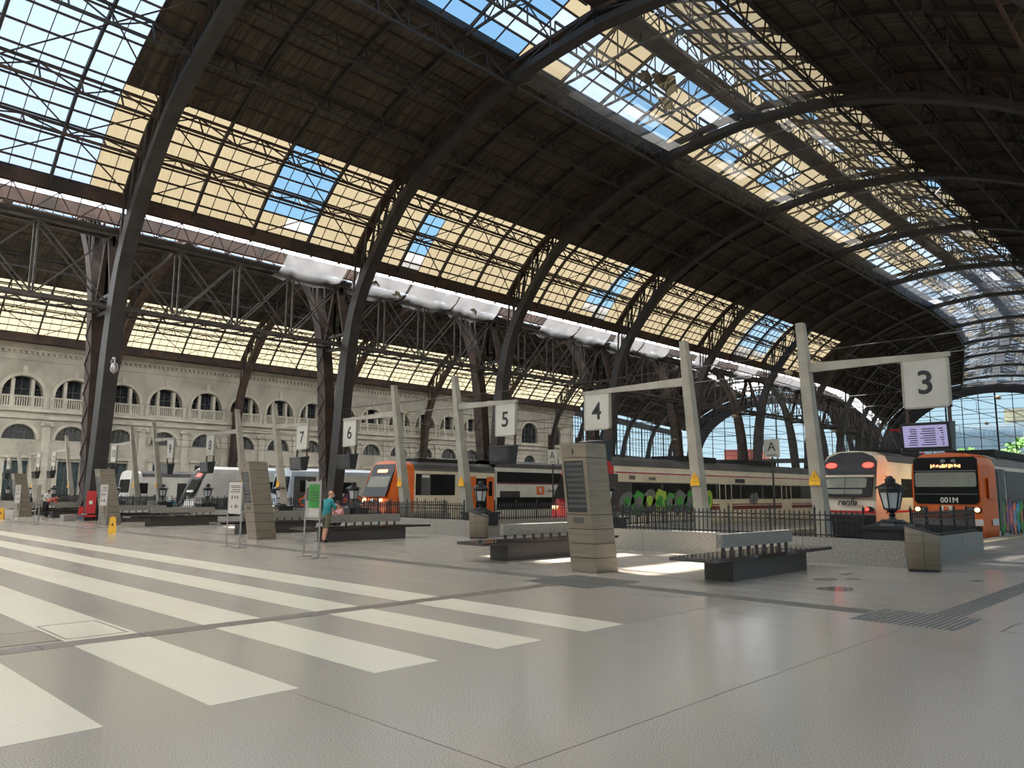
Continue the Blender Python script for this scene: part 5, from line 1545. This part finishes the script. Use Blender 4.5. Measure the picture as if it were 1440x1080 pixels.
B = [('pelvis', 'spine', TOP), ('spine', 'chest', TOP), ('chest', 'neck', TOP), ('neck', 'head0', SK), ('head0', 'head1', SK), ('head1', 'head2', SK), ('chest', 'shL', TOP), ('shL', 'elL', TOP), ('elL', 'wrL', SK), ('chest', 'shR', TOP), ('shR', 'elR', TOP), ('elR', 'wrR', SK),
     ('pelvis', 'hipL', LOW), ('hipL', 'knL', LOW), ('knL', 'anL', SK), ('anL', 'toL', SHOE), ('pelvis', 'hipR', LOW), ('hipR', 'knR', LOW), ('knR', 'anR', SK), ('anR', 'toR', SHOE)]
j1, b1 = dict(J), list(B)
hand(j1, b1, 'L', J['wrL'][:3], (1, -.1, .1), (0, 0, 1)); hand(j1, b1, 'R', J['wrR'][:3], (1, .1, .1), (0, 0, 1))
t = person('standing man in teal shirt and olive shorts with a white face mask', (14.0, 22.15, 0), math.radians(8), j1, b1, ['skin', 'cloth_teal', 'cloth_olive', 'cloth_dark'])
head_extras(t, (.19, 0, 1.575), .098, (1, 0, -.2), 'skin', True, True)
# seated woman in a patterned pink top (sits on the far side of the bench back, faces left toward the man)
JS = {'pelvis': (0, 0, .60, (.15, .13)), 'spine': (0, -.02, .78, (.14, .11)), 'chest': (-.02, -.03, .95, (.155, .12)), 'neck': (-.03, -.02, 1.10, .05), 'head0': (-.06, 0, 1.17, .07), 'head1': (-.07, .01, 1.25, .09), 'head2': (-.06, .01, 1.31, .07),
      'shL': (.0, .17, 1.03, .06), 'elL': (-.14, .25, .84, .042), 'wrL': (-.30, .18, .98, .028), 'shR': (-.02, -.19, 1.03, .06), 'elR': (-.20, -.22, .88, .042), 'wrR': (-.38, -.12, 1.02, .028),
      'hipL': (.08, .10, .58, .10), 'knL': (.10, .48, .56, .07), 'anL': (.10, .52, .10, .04), 'toL': (.08, .66, .04, .038), 'hipR': (-.08, .10, .58, .10), 'knR': (-.10, .48, .56, .07), 'anR': (-.10, .52, .10, .04), 'toR': (-.10, .66, .04, .038)}
j2, b2 = dict(JS), [(a, b, (TOP if (a, b) in (('elL', 'wrL'), ('elR', 'wrR')) and False else m)) for a, b, m in B]
hand(j2, b2, 'L', JS['wrL'][:3], (-1, -.2, .5), (0, 0, 1)); hand(j2, b2, 'R', JS['wrR'][:3], (-1, .2, .5), (0, 0, 1))
t = person('seated woman in a patterned pink blouse with dark hair and a mask', (15.05, 22.98, 0), 0, j2, b2, ['skin', 'cloth_pink', 'cloth_dark', 'cloth_dark'])
head_extras(t, (-.07, .01, 1.245), .094, (-1, .25, 0), 'hair_dark', True)
# person bending over a bench
JB = dict(J)
JB.update({'pelvis': (0, 0, .88, (.15, .13)), 'spine': (.16, 0, 1.02, (.14, .12)), 'chest': (.36, 0, 1.12, (.16, .13)), 'neck': (.50, 0, 1.20, .055), 'head0': (.56, 0, 1.20, .075), 'head1': (.63, 0, 1.19, .095), 'head2': (.68, 0, 1.17, .075),
           'shL': (.40, .19, 1.14, .065), 'elL': (.50, .22, .88, .045), 'wrL': (.62, .18, .66, .03), 'shR': (.40, -.19, 1.14, .065), 'elR': (.48, -.22, .88, .045), 'wrR': (.60, -.16, .66, .03), 'knL': (.04, .11, .47, .07), 'knR': (-.02, -.11, .47, .07), 'anL': (-.02, .11, .09, .045), 'anR': (-.08, -.11, .09, .045), 'toL': (.14, .12, .04, .045), 'toR': (.08, -.12, .04, .045)})
j3 = dict(JB); b3 = [(a, b, LOW if (a, b) in (('knL', 'anL'), ('knR', 'anR')) else m) for a, b, m in B]
hand(j3, b3, 'L', JB['wrL'][:3], (.4, 0, -1), (1, 0, 0)); hand(j3, b3, 'R', JB['wrR'][:3], (.4, 0, -1), (1, 0, 0))
t = person('person in a coral red top and dark trousers bending over a bench', (14.25, 53.9, 0), math.radians(-25), j3, b3, ['skin', 'cloth_red', 'cloth_dark', 'cloth_dark'])
head_extras(t, (.63, 0, 1.20), .098, (1, 0, -.3), 'hair_dark')
# person in white standing beyond the bench
j4 = dict(J); j4.update({'elL': (.14, .26, 1.12, .045), 'wrL': (.30, .14, 1.00, .03), 'elR': (.14, -.26, 1.12, .045), 'wrR': (.30, -.14, 1.00, .03)})
b4 = [(a, b, LOW if (a, b) in (('knL', 'anL'), ('knR', 'anR')) else m) for a, b, m in B]
hand(j4, b4, 'L', j4['wrL'][:3], (.8, -.5, -.3), (0, 0, 1)); hand(j4, b4, 'R', j4['wrR'][:3], (.8, .5, -.3), (0, 0, 1))
t = person('person in a white shirt and dark trousers standing beyond the bench', (15.0, 57.0, 0), math.radians(-60), j4, b4, ['skin', 'cloth_white', 'cloth_dark', 'cloth_dark'])
head_extras(t, (.19, 0, 1.575), .098, (1, 0, -.2), 'hair_dark')
bpy.data.scenes.remove(_tmp)

# ================================================================== TORN SHEETS caught in the framing
for q, (x, y, z, sc) in enumerate(((38.6, 24.6, 27.1, 1.5), (40.2, 25.6, 26.8, 1.0), (37.4, 25.2, 27.3, .9), (33.6, 47.6, 17.5, .8), (36.0, 47.9, 17.2, .7), (44.2, 47.8, 17.3, .8))):
    r_ = random.Random(40 + q); mb = MB(); n = 4
    for i in range(n):
        for j in range(n):
            mb.v.append((sc * (i / 3 - .5) + r_.uniform(-.12, .12), sc * .7 * (j / 3 - .5) + r_.uniform(-.1, .1), r_.uniform(-.25, .25) * sc - (.3 * sc if i == 3 else 0)))
    for i in range(n - 1):
        for j in range(n - 1):
            a = i * n + j; mb.f.append((a, a + 1, a + n + 1, a + n)); mb.mi.append(0)
    o = mb.build('torn_sheet', 'beige_sheet'); o.location = (x, y, z)
    tag(o, ['largest crumpled beige sheet caught below the skylight', 'crumpled beige scrap right of the largest one below the skylight', 'small crumpled scrap left of the largest one below the skylight', 'torn beige scrap on the gutter just right of the second column', 'torn beige scrap midway along the gutter past the second column', 'torn beige scrap on the gutter close to the third column'][q], 'torn sheet', 'torn roofing sheets')
